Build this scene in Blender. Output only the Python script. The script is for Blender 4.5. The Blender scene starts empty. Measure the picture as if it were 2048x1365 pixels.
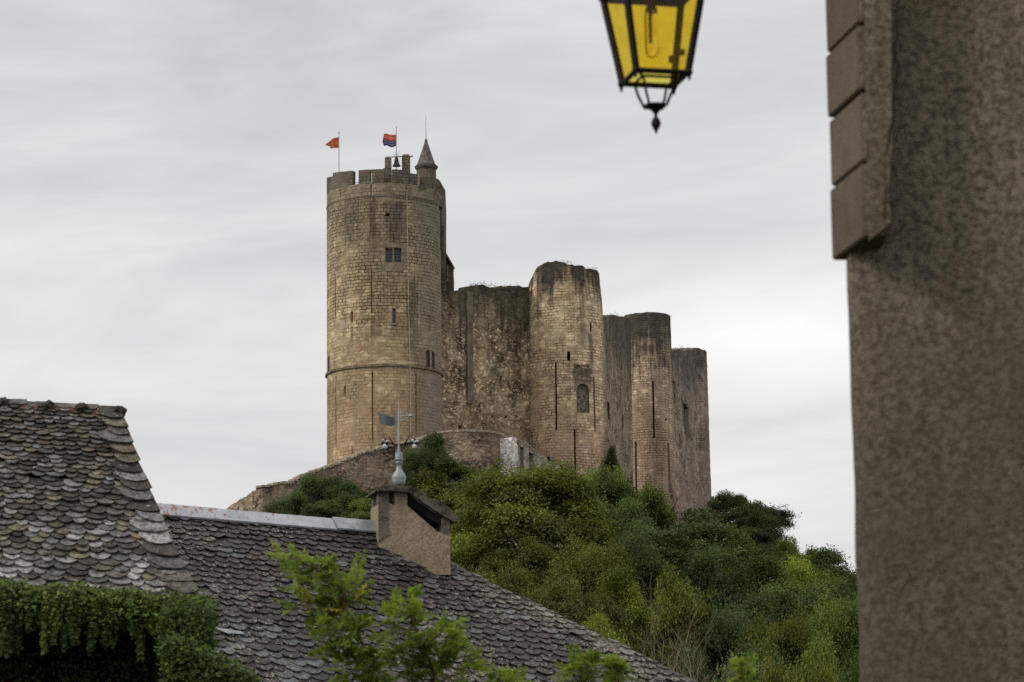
import bpy, bmesh, math, random
import numpy as np
from mathutils import Vector, Matrix, noise
R = math.radians
rnd = random.Random(7)
scene = bpy.context.scene
col = scene.collection

# ------------------------------------------------------------------ camera
FPX = 6000.0                       # focal length in photo pixels (2048 wide)
PITCH, ROLL = R(10.5), R(0.7)
_f = Vector((0, math.cos(PITCH), math.sin(PITCH)))
_r0 = Vector((1, 0, 0)); _u0 = Vector((0, -math.sin(PITCH), math.cos(PITCH)))
_r = _r0*math.cos(ROLL) - _u0*math.sin(ROLL)
_u = _u0*math.cos(ROLL) + _r0*math.sin(ROLL)
cam_d = bpy.data.cameras.new('camera'); cam = bpy.data.objects.new('camera', cam_d); col.objects.link(cam)
cam.matrix_world = Matrix(((_r.x, _u.x, -_f.x, 0), (_r.y, _u.y, -_f.y, 0), (_r.z, _u.z, -_f.z, 0), (0, 0, 0, 1)))
cam_d.sensor_width = 36; cam_d.lens = 36*FPX/2048
cam_d.clip_start = 0.5; cam_d.clip_end = 9000
cam_d.dof.use_dof = True; cam_d.dof.focus_distance = 95; cam_d.dof.aperture_fstop = 6.3
scene.camera = cam

# ------------------------------------------------------------------ node helper
def nd(nt, typ, ins=None, **attrs):
    n = nt.nodes.new(typ)
    for k, v in attrs.items(): setattr(n, k, v)
    for k, v in (ins or {}).items():
        s = n.inputs[k]
        if isinstance(v, bpy.types.NodeSocket): nt.links.new(v, s)
        else: s.default_value = v
    return n
def M2(nt, op, a, b=0.0, c=None, clamp=False):
    d = {0: a, 1: b}
    if c is not None: d[2] = c
    n = nd(nt, 'ShaderNodeMath', d, operation=op); n.use_clamp = clamp
    return n.outputs[0]
def VM(nt, op, a, b): return nd(nt, 'ShaderNodeVectorMath', {0: a, 1: b}, operation=op).outputs[0]
def MR(nt, v, a, b, c=0.0, d=1.0, smooth=False):
    n = nd(nt, 'ShaderNodeMapRange', {0: v, 1: a, 2: b, 3: c, 4: d})
    if smooth: n.interpolation_type = 'SMOOTHSTEP'
    return n.outputs[0]
def NZ(nt, vec, scale, detail=4, rough=0.55, dist=0.0):
    return nd(nt, 'ShaderNodeTexNoise', {'Vector': vec, 'Scale': scale, 'Detail': detail, 'Roughness': rough, 'Distortion': dist}).outputs[0]
def MX(nt, f, a, b, mode='MIX'):
    n = nd(nt, 'ShaderNodeMix', data_type='RGBA', blend_type=mode)
    for i, v in ((0, f), (6, a), (7, b)):
        s = n.inputs[i]
        if isinstance(v, bpy.types.NodeSocket): nt.links.new(v, s)
        elif i: s.default_value = (v[0], v[1], v[2], 1)
        else: s.default_value = v
    return n.outputs[2]
def mapping(nt, vec, scale): return VM(nt, 'MULTIPLY', vec, scale)

# ------------------------------------------------------------------ world: closed overcast
SUN_EL, SUN_AZ = R(36), R(-112)       # sun azimuth from +Y towards +X: soft light from the left, behind the camera
world = bpy.data.worlds.new('World'); scene.world = world; world.use_nodes = True
nt = world.node_tree; nt.nodes.clear()
tc = nd(nt, 'ShaderNodeTexCoord').outputs['Generated']
sx = nd(nt, 'ShaderNodeSeparateXYZ', {0: tc})
X, Y, Z = sx.outputs[0], sx.outputs[1], sx.outputs[2]
skew = nd(nt, 'ShaderNodeCombineXYZ', {0: X, 1: Y, 2: M2(nt, 'MULTIPLY', M2(nt, 'SUBTRACT', Z, M2(nt, 'MULTIPLY', X, 0.10)), 4.5)}).outputs[0]
n1 = NZ(nt, skew, 3.4, 6, 0.56, 1.6)
n2 = NZ(nt, VM(nt, 'ADD', skew, (3.1, 1.7, 5.2)), 13.0, 5, 0.55, 0.8)
cl = M2(nt, 'ADD', M2(nt, 'MULTIPLY', M2(nt, 'SUBTRACT', n1, 0.5), 0.46), M2(nt, 'MULTIPLY', M2(nt, 'SUBTRACT', n2, 0.5), 0.15))
# darker bank high in the frame, a brighter break low on the right
hi = MR(nt, Z, 0.17, 0.30, 0.0, -0.10, True)
br1 = M2(nt, 'MULTIPLY', MR(nt, X, -0.10, 0.10, 0, 1, True), MR(nt, M2(nt, 'ABSOLUTE', M2(nt, 'SUBTRACT', Z, 0.185)), 0.0, 0.035, 0.16, 0.0, True))
lum = M2(nt, 'ADD', M2(nt, 'ADD', M2(nt, 'ADD', cl, 0.80), hi), br1)
lum = M2(nt, 'MULTIPLY', lum, MR(nt, Z, 0.34, 1.0, 1.0, 1.75, True))
lum = M2(nt, 'MULTIPLY', lum, MR(nt, Z, -0.05, 0.0, 0.25, 1.0))
tint = MX(nt, MR(nt, lum, 0.58, 0.80), (0.965, 0.99, 1.04), (1.005, 0.998, 0.995))
cloudc = VM(nt, 'MULTIPLY', nd(nt, 'ShaderNodeCombineXYZ', {0: lum, 1: lum, 2: lum}).outputs[0], tint)
sky = nd(nt, 'ShaderNodeTexSky', sky_type='NISHITA'); sky.sun_disc = False
sky.sun_elevation = SUN_EL; sky.sun_rotation = SUN_AZ; sky.altitude = 300; sky.air_density = 1.2; sky.dust_density = 3
bg_sky = nd(nt, 'ShaderNodeBackground', {0: sky.outputs[0], 1: 0.08})
bg_cl = nd(nt, 'ShaderNodeBackground', {0: cloudc, 1: 1.0})
mixw = nd(nt, 'ShaderNodeMixShader', {0: 0.95, 1: bg_sky.outputs[0], 2: bg_cl.outputs[0]})
nd(nt, 'ShaderNodeOutputWorld', {0: mixw.outputs[0]})

sd = bpy.data.lights.new('sun', 'SUN'); so = bpy.data.objects.new('sun', sd); col.objects.link(so)
sd.energy = 1.5; sd.angle = R(12); sd.color = (1, 0.95, 0.87)
sdir = Vector((math.sin(SUN_AZ)*math.cos(SUN_EL), math.cos(SUN_AZ)*math.cos(SUN_EL), math.sin(SUN_EL)))
so.rotation_euler = sdir.to_track_quat('Z', 'Y').to_euler(); so.location = sdir*60

scene.view_settings.view_transform = 'Standard'; scene.view_settings.look = 'None'
scene.view_settings.exposure = 0.0; scene.view_settings.gamma = 1.0
scene.view_settings.use_curve_mapping = False
scene.render.engine = 'CYCLES'
scene.cycles.use_denoising = False; scene.cycles.max_bounces = 6; scene.cycles.transparent_max_bounces = 12

# ------------------------------------------------------------------ geometry helpers
def ray(px, py):
    return _f + _r*((px-1024)/FPX) + _u*((682.5-py)/FPX)
def W(px, py, D):
    d = ray(px, py); return d*(D/d.y)
def link(o, parent=None):
    col.objects.link(o)
    if parent is not None: o.parent = parent
    return o
def tag(o, label=None, cat=None, group=None, kind=None):
    if label: o['label'] = label
    if cat: o['category'] = cat
    if group: o['group'] = group
    if kind: o['kind'] = kind
    return o
def thing(name, label, cat, loc=(0, 0, 0), group=None):
    o = bpy.data.objects.new(name, None); col.objects.link(o); o.location = loc
    o.empty_display_size = 0.3
    return tag(o, label, cat, group)
def mesh_obj(name, V, F, mats, parent=None, uv=None, colr=None, smooth=False, midx=None, world_to_parent=True):
    me = bpy.data.meshes.new(name)
    V = [tuple(v) for v in V]
    if parent is not None and world_to_parent:
        L = parent_loc(parent); V = [(v[0]-L[0], v[1]-L[1], v[2]-L[2]) for v in V]
    me.from_pydata(V, [], F)
    for m in (mats if isinstance(mats, (list, tuple)) else [mats]): me.materials.append(m)
    if midx is not None: me.polygons.foreach_set('material_index', midx)
    if uv is not None:
        l = me.uv_layers.new(name='UVMap')
        li = np.zeros(len(me.loops), dtype=np.int32); me.loops.foreach_get('vertex_index', li)
        l.data.foreach_set('uv', np.array(uv, dtype=np.float32)[li].ravel())
    if colr is not None:
        a = me.color_attributes.new('col', 'FLOAT_COLOR', 'POINT')
        c = np.ones((len(V), 4), dtype=np.float32); c[:, :3] = np.array(colr, dtype=np.float32); a.data.foreach_set('color', c.ravel())
    if smooth: me.polygons.foreach_set('use_smooth', [True]*len(me.polygons))
    me.update()
    return link(bpy.data.objects.new(name, me), parent)
def parent_loc(p):
    L = Vector((0, 0, 0))
    while p is not None: L = L + p.location; p = p.parent
    return L
class MB:
    def __init__(s): s.V = []; s.F = []; s.UV = []; s.mi = []
    def add(s, vs, fs, mi=0):
        b = len(s.V); s.V += [tuple(v) for v in vs]; s.F += [tuple(b+i for i in f) for f in fs]; s.mi += [mi]*len(fs)
    def box(s, c, sx, sy, sz, rot=None, mi=0, taper=1.0):
        vs = []
        for z in (-1, 1):
            t = taper if z > 0 else 1.0
            for x, y in ((-1, -1), (1, -1), (1, 1), (-1, 1)):
                v = Vector((x*sx/2*t, y*sy/2*t, z*sz/2))
                if rot is not None: v = rot @ v
                vs.append(Vector(c)+v)
        s.add(vs, [(3, 2, 1, 0), (4, 5, 6, 7), (0, 1, 5, 4), (1, 2, 6, 5), (2, 3, 7, 6), (3, 0, 4, 7)], mi)
    def prism(s, pts, ext, mi=0):          # pts: 3D polygon, ext: extrusion vector
        n = len(pts); pts = [Vector(p) for p in pts]; e = Vector(ext)
        fs = [tuple(range(n)), tuple(range(2*n-1, n-1, -1))] + [(i, i+n, (i+1) % n+n, (i+1) % n) for i in range(n)]
        s.add(pts+[p+e for p in pts], fs, mi)
    def tube(s, pts, rad, seg=6, mi=0, caps=True):
        pts = [Vector(p) for p in pts]; n = len(pts)
        if not isinstance(rad, (list, tuple)): rad = [rad]*n
        vs = []
        ref = None
        for i, p in enumerate(pts):
            t = (pts[min(i+1, n-1)]-pts[max(i-1, 0)])
            if t.length < 1e-9: t = Vector((0, 0, 1))
            t.normalize()
            if ref is None:
                ref = Vector((0, 0, 1)) if abs(t.z) < 0.9 else Vector((1, 0, 0))
            a = t.cross(ref).normalized(); b = t.cross(a).normalized(); ref = -b if False else ref
            for k in range(seg):
                an = 2*math.pi*k/seg
                vs.append(p + a*(rad[i]*math.cos(an)) + b*(rad[i]*math.sin(an)))
        fs = [(i*seg+k, i*seg+(k+1) % seg, (i+1)*seg+(k+1) % seg, (i+1)*seg+k) for i in range(n-1) for k in range(seg)]
        if caps: fs += [tuple(range(seg-1, -1, -1)), tuple((n-1)*seg+k for k in range(seg))]
        s.add(vs, fs, mi)
    def lathe(s, c, prof, seg=24, mi=0, ax=Vector((0, 0, 1)), a0=0.0):
        c = Vector(c); vs = []
        q = Vector((0, 0, 1)).rotation_difference(ax)
        for r, z in prof:
            for k in range(seg):
                an = a0+2*math.pi*k/seg
                vs.append(c + q @ Vector((r*math.cos(an), r*math.sin(an), z)))
        n = len(prof)
        fs = [(i*seg+k, i*seg+(k+1) % seg, (i+1)*seg+(k+1) % seg, (i+1)*seg+k) for i in range(n-1) for k in range(seg)]
        fs += [tuple(range(seg-1, -1, -1)), tuple((n-1)*seg+k for k in range(seg))]
        s.add(vs, fs, mi)
    def build(s, name, mats, parent=None, smooth=False, uv=None):
        return mesh_obj(name, s.V, s.F, mats, parent, smooth=smooth, midx=s.mi, uv=uv)

# ------------------------------------------------------------------ materials
def new_mat(name):
    m = bpy.data.materials.new(name); m.use_nodes = True; nt = m.node_tree; nt.nodes.clear(); return m, nt
def finish(nt, colr, rough=0.9, bump=None, bstr=0.3, bdist=0.05, metal=0.0, spec=0.3):
    ins = {'Base Color': colr if isinstance(colr, bpy.types.NodeSocket) else (*colr, 1), 'Roughness': rough, 'Metallic': metal, 'Specular IOR Level': spec}
    if bump is not None:
        ins['Normal'] = nd(nt, 'ShaderNodeBump', {'Strength': bstr, 'Distance': bdist, 'Height': bump}).outputs[0]
    b = nd(nt, 'ShaderNodeBsdfPrincipled', ins)
    nd(nt, 'ShaderNodeOutputMaterial', {0: b.outputs[0]})
def plain(name, c, rough=0.8, nscale=6.0, var=0.35, bstr=0.25, bdist=0.02, metal=0.0, spec=0.3, speck=0.0):
    m, nt = new_mat(name)
    p = nd(nt, 'ShaderNodeTexCoord').outputs['Object']
    n = NZ(nt, p, nscale, 6, 0.6)
    cc = MX(nt, MR(nt, n, 0.3, 0.7), tuple(x*(1-var) for x in c), tuple(min(1, x*(1+var)) for x in c))
    if speck:
        sp_ = NZ(nt, p, 42, 3, .75); cc = MX(nt, MR(nt, sp_, .42, .58), VM(nt, 'MULTIPLY', cc, (1-speck,)*3), VM(nt, 'MULTIPLY', cc, (1+speck,)*3))
        dr_ = NZ(nt, mapping(nt, p, (3, 3, .5)), 1.2, 4, .6); cc = MX(nt, MR(nt, dr_, .5, .7, 0, .5), cc, VM(nt, 'MULTIPLY', cc, (.5, .48, .46)))
    finish(nt, cc, rough, NZ(nt, p, nscale*4, 4, 0.6), bstr, bdist, metal, spec)
    return m

def masonry(name, pal, joint, bw, bh, ztop, grime_h=8.0, grime=0.75, zred=None, rubble=0.0, streak=0.5, grey=(0.12, 0.11, 0.095), seed=0.0, red=(0.30, 0.17, 0.11), bstr=0.6, holes=0.5, greyside=None, stains=(), gain=1.0, jband=None, cellc=1.0):
    pal = [(c_[0]*1.30*gain, c_[1]*1.31*gain, c_[2]*1.46*gain) for c_ in pal]; red = tuple(x*1.3*gain for x in red); grey = tuple(x*1.15 for x in grey)
    """coursed stone in metres on the UV map (u along the wall, v = height)"""
    m, nt = new_mat(name)
    uv = nd(nt, 'ShaderNodeUVMap').outputs[0]
    uv = VM(nt, 'ADD', uv, (seed*7.3, 0, seed*3.1))
    s = nd(nt, 'ShaderNodeSeparateXYZ', {0: uv}); U, V = s.outputs[0], s.outputs[1]
    wob = nd(nt, 'ShaderNodeTexNoise', {'Vector': uv, 'Scale': 0.55, 'Detail': 3.0}).outputs['Color']
    wob2 = nd(nt, 'ShaderNodeTexNoise', {'Vector': uv, 'Scale': 2.6, 'Detail': 2.0}).outputs['Color']
    d1 = VM(nt, 'MULTIPLY', VM(nt, 'SUBTRACT', wob, (0.5, 0.5, 0.5)), (0.5+rubble, 0.35+rubble*0.6, 0))
    d2 = VM(nt, 'MULTIPLY', VM(nt, 'SUBTRACT', wob2, (0.5, 0.5, 0.5)), (0.12+rubble*0.5, 0.10+rubble*0.4, 0))
    q = VM(nt, 'ADD', VM(nt, 'ADD', uv, d1), d2)
    br = nd(nt, 'ShaderNodeTexBrick', {'Vector': q, 'Color1': (0, 0, 0, 1), 'Color2': (1, 1, 1, 1), 'Mortar': (0.5, 0.5, 0.5, 1), 'Scale': 1.0,
            'Mortar Size': 0.034 if rubble < .3 else 0.022, 'Mortar Smooth': 0.35, 'Bias': 0.0, 'Brick Width': bw, 'Row Height': bh})
    br.offset = 0.5; br.squash = 0.8; br.squash_frequency = 3
    bc = nd(nt, 'ShaderNodeSeparateColor', {0: br.outputs[0]}).outputs[0]; bf = br.outputs[1]
    vr = nd(nt, 'ShaderNodeTexVoronoi', {'Vector': mapping(nt, q, (1/bw*1.05, 1/bh*0.9, 1)), 'Scale': 1.0, 'Randomness': 0.85})
    vc = nd(nt, 'ShaderNodeSeparateColor', {0: vr.outputs['Color']}).outputs[0]
    vd = MR(nt, vr.outputs['Distance'], 0.30, 0.62)
    if rubble >= .3: cell, jt = vc, vd
    else: cell, jt = M2(nt, 'ADD', M2(nt, 'MULTIPLY', bc, 0.6), M2(nt, 'MULTIPLY', vc, 0.4)), bf
    big = NZ(nt, uv, 0.22, 5, 0.6, 0.4)
    med = NZ(nt, uv, 1.1, 4, 0.6)
    c = MX(nt, MR(nt, M2(nt, 'ADD', M2(nt, 'MULTIPLY', cell, 0.8), M2(nt, 'MULTIPLY', big, 0.45)), 0.32, 0.88), pal[0], pal[1])
    c = MX(nt, MR(nt, M2(nt, 'ADD', M2(nt, 'MULTIPLY', cell, 0.5), M2(nt, 'MULTIPLY', med, 0.6)), 0.52, 0.72), c, pal[2])
    # single strongly different stones
    rare = nd(nt, 'ShaderNodeTexWhiteNoise', {0: VM(nt, 'FLOOR', mapping(nt, q, (1/bw, 1/bh, 1)), (0, 0, 0))}).outputs[0] if False else vr.outputs['Color']
    rs = nd(nt, 'ShaderNodeSeparateColor', {0: rare}).outputs[1]
    c = MX(nt, M2(nt, 'MULTIPLY', MR(nt, rs, 0.84, 0.9), 0.7), c, red)
    c = MX(nt, M2(nt, 'MULTIPLY', MR(nt, rs, 0.14, 0.1), 0.5), c, tuple(x*1.45 for x in pal[1]))
    if zred is not None:      # reddish courses near the foot
        f = M2(nt, 'MULTIPLY', MR(nt, M2(nt, 'ADD', V, M2(nt, 'MULTIPLY', M2(nt, 'SUBTRACT', big, 0.5), 9.0)), zred+2.5, zred-2.5, 0, 1, True), MR(nt, cell, 0.25, 0.8, 0.25, 0.9))
        c = MX(nt, f, c, red)
    # vertical weather streaks running down from the head of the wall
    st = NZ(nt, mapping(nt, uv, (1.5, 0.075, 1)), 1.0, 5, 0.62, 0.5)
    st2 = NZ(nt, mapping(nt, uv, (4.0, 0.16, 1)), 1.0, 4, 0.6, 0.2)
    stk = M2(nt, 'MULTIPLY', MR(nt, M2(nt, 'ADD', M2(nt, 'MULTIPLY', st, 0.7), M2(nt, 'MULTIPLY', st2, 0.3)), 0.47, 0.66, 0, 1, True), streak)
    c = MX(nt, stk, c, grey)
    for (su, sv0, sv1, sw, scol, samt) in stains:
        wu = M2(nt, 'ADD', M2(nt, 'SUBTRACT', U, seed*7.3+su), M2(nt, 'MULTIPLY', M2(nt, 'SUBTRACT', st2, 0.5), sw*1.6))
        f = M2(nt, 'MULTIPLY', MR(nt, M2(nt, 'ABSOLUTE', wu), sw*.5, sw*.1, 0, 1, True), M2(nt, 'MULTIPLY', MR(nt, V, sv1, sv1-.4, 0, 1, True), MR(nt, V, sv0, sv0+(sv1-sv0)*.5, 0, samt, True)))
        c = MX(nt, f, c, scol)
    # light washed stretches and dark damp ones, metres across
    bb_ = NZ(nt, mapping(nt, uv, (1, .6, 1)), 0.16, 4, 0.6, 0.6)
    c = MX(nt, MR(nt, bb_, 0.50, 0.36, 0, .5, True), c, VM(nt, 'MULTIPLY', c, (.5, .47, .45)))
    c = MX(nt, MR(nt, bb_, 0.52, 0.66, 0, .6, True), c, VM(nt, 'MULTIPLY', c, (1.4, 1.38, 1.35)))
    # black lichen near the top
    hh = M2(nt, 'SUBTRACT', ztop, V)
    hh = M2(nt, 'ADD', hh, M2(nt, 'MULTIPLY', M2(nt, 'SUBTRACT', st, 0.5), grime_h*2.6))
    hh = M2(nt, 'ADD', hh, M2(nt, 'MULTIPLY', M2(nt, 'SUBTRACT', med, 0.5), grime_h*0.8))
    gr = M2(nt, 'MULTIPLY', MR(nt, hh, grime_h*.95, grime_h*0.25, 0, 1, True), grime)
    gcol = MX(nt, MR(nt, med, 0.35, 0.65), tuple(x*0.5 for x in grey), tuple(x*1.35 for x in grey))
    c = MX(nt, gr, c, gcol)
    if greyside is not None:   # lichen-grey flank
        f = M2(nt, 'MULTIPLY', MR(nt, M2(nt, 'ADD', M2(nt, 'SUBTRACT', U, seed*7.3), M2(nt, 'MULTIPLY', M2(nt, 'SUBTRACT', st, 0.5), 3.0)), greyside, greyside+1.6, 0, 1, True), 0.62)
        c = MX(nt, f, c, tuple(x*1.35 for x in grey))
    fine = NZ(nt, uv, 14.0, 3, 0.7)
    c = MX(nt, MR(nt, fine, 0.35, 0.6, 0.38, 0.0), c, VM(nt, 'MULTIPLY', c, (.42, .4, .38))); c = MX(nt, MR(nt, fine, 0.52, 0.66, 0, .45), c, VM(nt, 'MULTIPLY', c, (1.5, 1.48, 1.42)))
    # joints: some stretches deep and dark, others tight
    jm = M2(nt, 'MULTIPLY', jt, MR(nt, NZ(nt, uv, 0.38, 5, 0.7), 0.42, 0.62, 0.07, 1.0))
    if jband is not None:
        jb = M2(nt, 'MULTIPLY', MR(nt, M2(nt, 'ADD', V, M2(nt, 'MULTIPLY', M2(nt, 'SUBTRACT', med, .5), 3.0)), jband[0]-1.5, jband[0]+1.5, .45, 1.0, True), MR(nt, V, jband[1]+1, jband[1]-1, .5, 1.0, True))
        jm = M2(nt, 'MULTIPLY', M2(nt, 'ADD', jm, M2(nt, 'MULTIPLY', jt, M2(nt, 'MULTIPLY', MR(nt, NZ(nt, mapping(nt, uv, (.5, 1.4, 1)), .9, 4, .7), .45, .6), .8))), jb, clamp=True)
    c = MX(nt, M2(nt, 'MULTIPLY', jm, 0.95), c, joint)
    # missing stones
    hol = M2(nt, 'MULTIPLY', MR(nt, NZ(nt, mapping(nt, uv, (1.3, 3.0, 1)), 1.3, 2, 0.5), 0.72, 0.76), holes)
    c = MX(nt, hol, c, tuple(x*0.4 for x in joint))
    h = M2(nt, 'SUBTRACT', M2(nt, 'ADD', M2(nt, 'MULTIPLY', fine, 0.35), M2(nt, 'MULTIPLY', cell, 0.35)), M2(nt, 'ADD', M2(nt, 'MULTIPLY', jm, 0.9), hol))
    finish(nt, c, 0.95, h, bstr, 0.08, spec=0.1)
    return m

OCH = [(0.215, 0.158, 0.082), (0.44, 0.345, 0.19), (0.30, 0.235, 0.135)]
JT = (0.045, 0.035, 0.022)
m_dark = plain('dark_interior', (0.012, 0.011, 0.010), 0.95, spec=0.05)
m_surround = plain('pale_dressed_stone', (0.25, 0.20, 0.14), 0.9, 2.8, 0.45, 0.6, 0.05)
m_glasspane = plain('leaded_pane', (0.045, 0.055, 0.07), 0.25, 9, 0.3, spec=0.6)
m_iron = plain('dark_iron', (0.010, 0.008, 0.009), 0.6, 12, 0.4, spec=0.2)
m_lead = plain('grey_zinc', (0.30, 0.32, 0.34), 0.45, 5, 0.3, metal=0.25, spec=0.4)
m_cone = plain('turret_roof_stone', (0.135, 0.12, 0.105), 0.95, 3.0, 0.5, 0.6, 0.06)
m_bell = plain('weathered_bronze', (0.035, 0.02, 0.014), 0.5, 8, 0.3)
m_pole = plain('pale_pole', (0.36, 0.31, 0.27), 0.6, 3, 0.2)
m_cable = plain('pale_cable', (0.42, 0.38, 0.32), 0.7, 3, 0.1)

# ------------------------------------------------------------------ wall surfaces
class Cyl:
    def __init__(s, pxc, D, rpx, prof=None):
        p = W(pxc, 700, D); s.c = Vector((p.x, p.y, 0)); s.R = rpx/FPX*p.y; s.pxc = pxc; s.rpx = rpx; s.D = D
        s.phi = math.atan2(-s.c.x, s.c.y)     # turn the seam away and u=0 towards the camera
        s.prof = prof or (lambda z: 1.0)
        s.L = 2*math.pi*s.R
    def uz(s, px, py):
        d = ray(px, py); d = d/d.y
        # nearest hit with the cylinder of radius R
        a = d.x*d.x+1; b = -2*(d.x*s.c.x+s.c.y); c = s.c.x**2+s.c.y**2-s.R**2
        disc = b*b-4*a*c
        t = (-b-math.sqrt(disc))/(2*a) if disc > 0 else -b/(2*a)
        x, y = d.x*t-s.c.x, t-s.c.y
        th = math.atan2(x, -y)-(-s.phi)
        th = math.atan2(math.sin(math.atan2(x, -y)+s.phi*-1*-1), math.cos(math.atan2(x, -y)+s.phi*-1*-1))
        return (math.atan2(x, -y)-s.th0())*s.R, d.z*t
    def th0(s): return math.atan2(-s.c.x, s.c.y)
    def map(s, u, v, d=0.0):
        th = u/s.R+s.th0(); r = s.R*s.prof(v)-d
        return Vector((s.c.x+r*math.sin(th), s.c.y-r*math.cos(th), v))
class Seg:
    def __init__(s, a, b, batter=0.0, z0=0.0):
        s.a = Vector((a[0], a[1], 0)); s.b = Vector((b[0], b[1], 0)); s.t = (s.b-s.a).normalized(); s.L = (s.b-s.a).length
        s.n = Vector((-s.t.y, s.t.x, 0))
        if s.n.dot(s.a) < 0: s.n = -s.n        # n points away from the camera
        s.batter = batter; s.z0 = z0
    def uz(s, px, py):
        d = ray(px, py); k = s.n.dot(s.a)/s.n.dot(Vector((d.x, d.y, 0)))
        p = d*k; return (Vector((p.x, p.y, 0))-s.a).dot(s.t), p.z
    def map(s, u, v, d=0.0):
        return s.a+s.t*u+s.n*(d+s.batter*(v-s.z0))+Vector((0, 0, v))

def interp(tab, x):
    if x <= tab[0][0]: return tab[0][1]
    for (x0, y0), (x1, y1) in zip(tab, tab[1:]):
        if x <= x1: return y0+(y1-y0)*(x-x0)/max(1e-9, x1-x0)
    return tab[-1][1]
def lines(a, b, step, extra):
    n = max(1, int(round((b-a)/step)))
    L = [a+(b-a)*i/n for i in range(n+1)]
    ex = sorted(e for e in extra if a < e < b)
    L = [l for l in L if all(abs(l-e) > step*0.25 for e in ex) or l in (a, b)]+ex
    return sorted(set(round(l, 5) for l in L))
def shell(name, parent, mat, S, u0, u1, v0, top, opens=(), step=0.4, amp=0.03, thick=1.0, closed=False, inner=4.0, rag=0.0, bottom=None, seed=0, back=False):
    """a wall face with real openings, an uneven head, a wall-top and an inner face"""
    topf = top if callable(top) else (lambda u: top)
    us = lines(u0, u1, step, [o[0] for o in opens]+[o[1] for o in opens])
    vmax = max(topf(u) for u in us)+rag
    vs = lines(v0, vmax, step, [o[2] for o in opens]+[o[3] for o in opens])
    V = []; F = []; UV = []; idx = {}
    def tp(u): return topf(u)+rag*(noise.noise(Vector((u*0.9+seed, 3.3, 0)))+0.6*noise.noise(Vector((u*2.7+seed, 9.3, 0))))
    tops = {u: tp(u) for u in us}
    if closed: tops[us[-1]] = tops[us[0]]
    def vert(u, v, d=0.0, disp=True):
        k = (round(u, 4), round(v, 4), round(d, 3))
        if k in idx: return idx[k]
        a = 0.0
        if disp and amp:
            th = u/S.R if closed else None
            q = Vector((math.cos(th)*S.R, math.sin(th)*S.R, v)) if closed else Vector((u, 7.7, v))
            a = amp*(noise.noise(q*1.1+Vector((seed, 0, 0)))+0.7*noise.noise(q*3.1))
        idx[k] = len(V); V.append(S.map(u, v, d-a)); UV.append((u+(d if disp else d), v)); return idx[k]
    for i in range(len(us)-1):
        ua, ub = us[i], us[i+1]; ta, tb = tops[ua], tops[ub]; um = (ua+ub)/2
        for j in range(len(vs)-1):
            va, vb = vs[j], vs[j+1]; vm = (va+vb)/2
            if any(o[0] < um < o[1] and o[2] < vm < o[3] for o in opens): continue
            if va >= ta and va >= tb: continue
            a, b = min(va, ta), min(va, tb); c, d = min(vb, tb), min(vb, ta)
            if j == len(vs)-2: c, d = tb, ta
            f = [vert(ua, a), vert(ub, b), vert(ub, c), vert(ua, d)]
            f = [f[k] for k in range(4) if f[k] != f[k-1]]
            if len(set(f)) >= 3: F.append(tuple(dict.fromkeys(f)))
        # head and inner face
        F.append((vert(ua, ta), vert(ub, tb), vert(ub, tb, thick), vert(ua, ta, thick)))
        lo = v0 if back else None
        F.append((vert(ub, tb, thick), vert(ua, ta, thick), vert(ua, (lo if back else min(ta, tb)-inner), thick, False), vert(ub, (lo if back else min(ta, tb)-inner), thick, False)))
    if closed:
        zf = min(tops.values())-inner+0.2
        c = len(V); V.append(Vector((S.c.x, S.c.y, zf))); UV.append((0, zf))
        ring = [vert(u, zf, thick*0.999, False) for u in us]
        for a, b in zip(ring, ring[1:]): F.append((a, b, c))
    else:
        for u in (us[0], us[-1]):
            k = [v for v in vs if v < tops[u]]+[tops[u]]
            for a, b in zip(k, k[1:]): F.append((vert(u, a), vert(u, b), vert(u, b, thick, True), vert(u, a, thick, True)))
    return mesh_obj(name, V, F, mat, parent, uv=UV, smooth=False)

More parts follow.
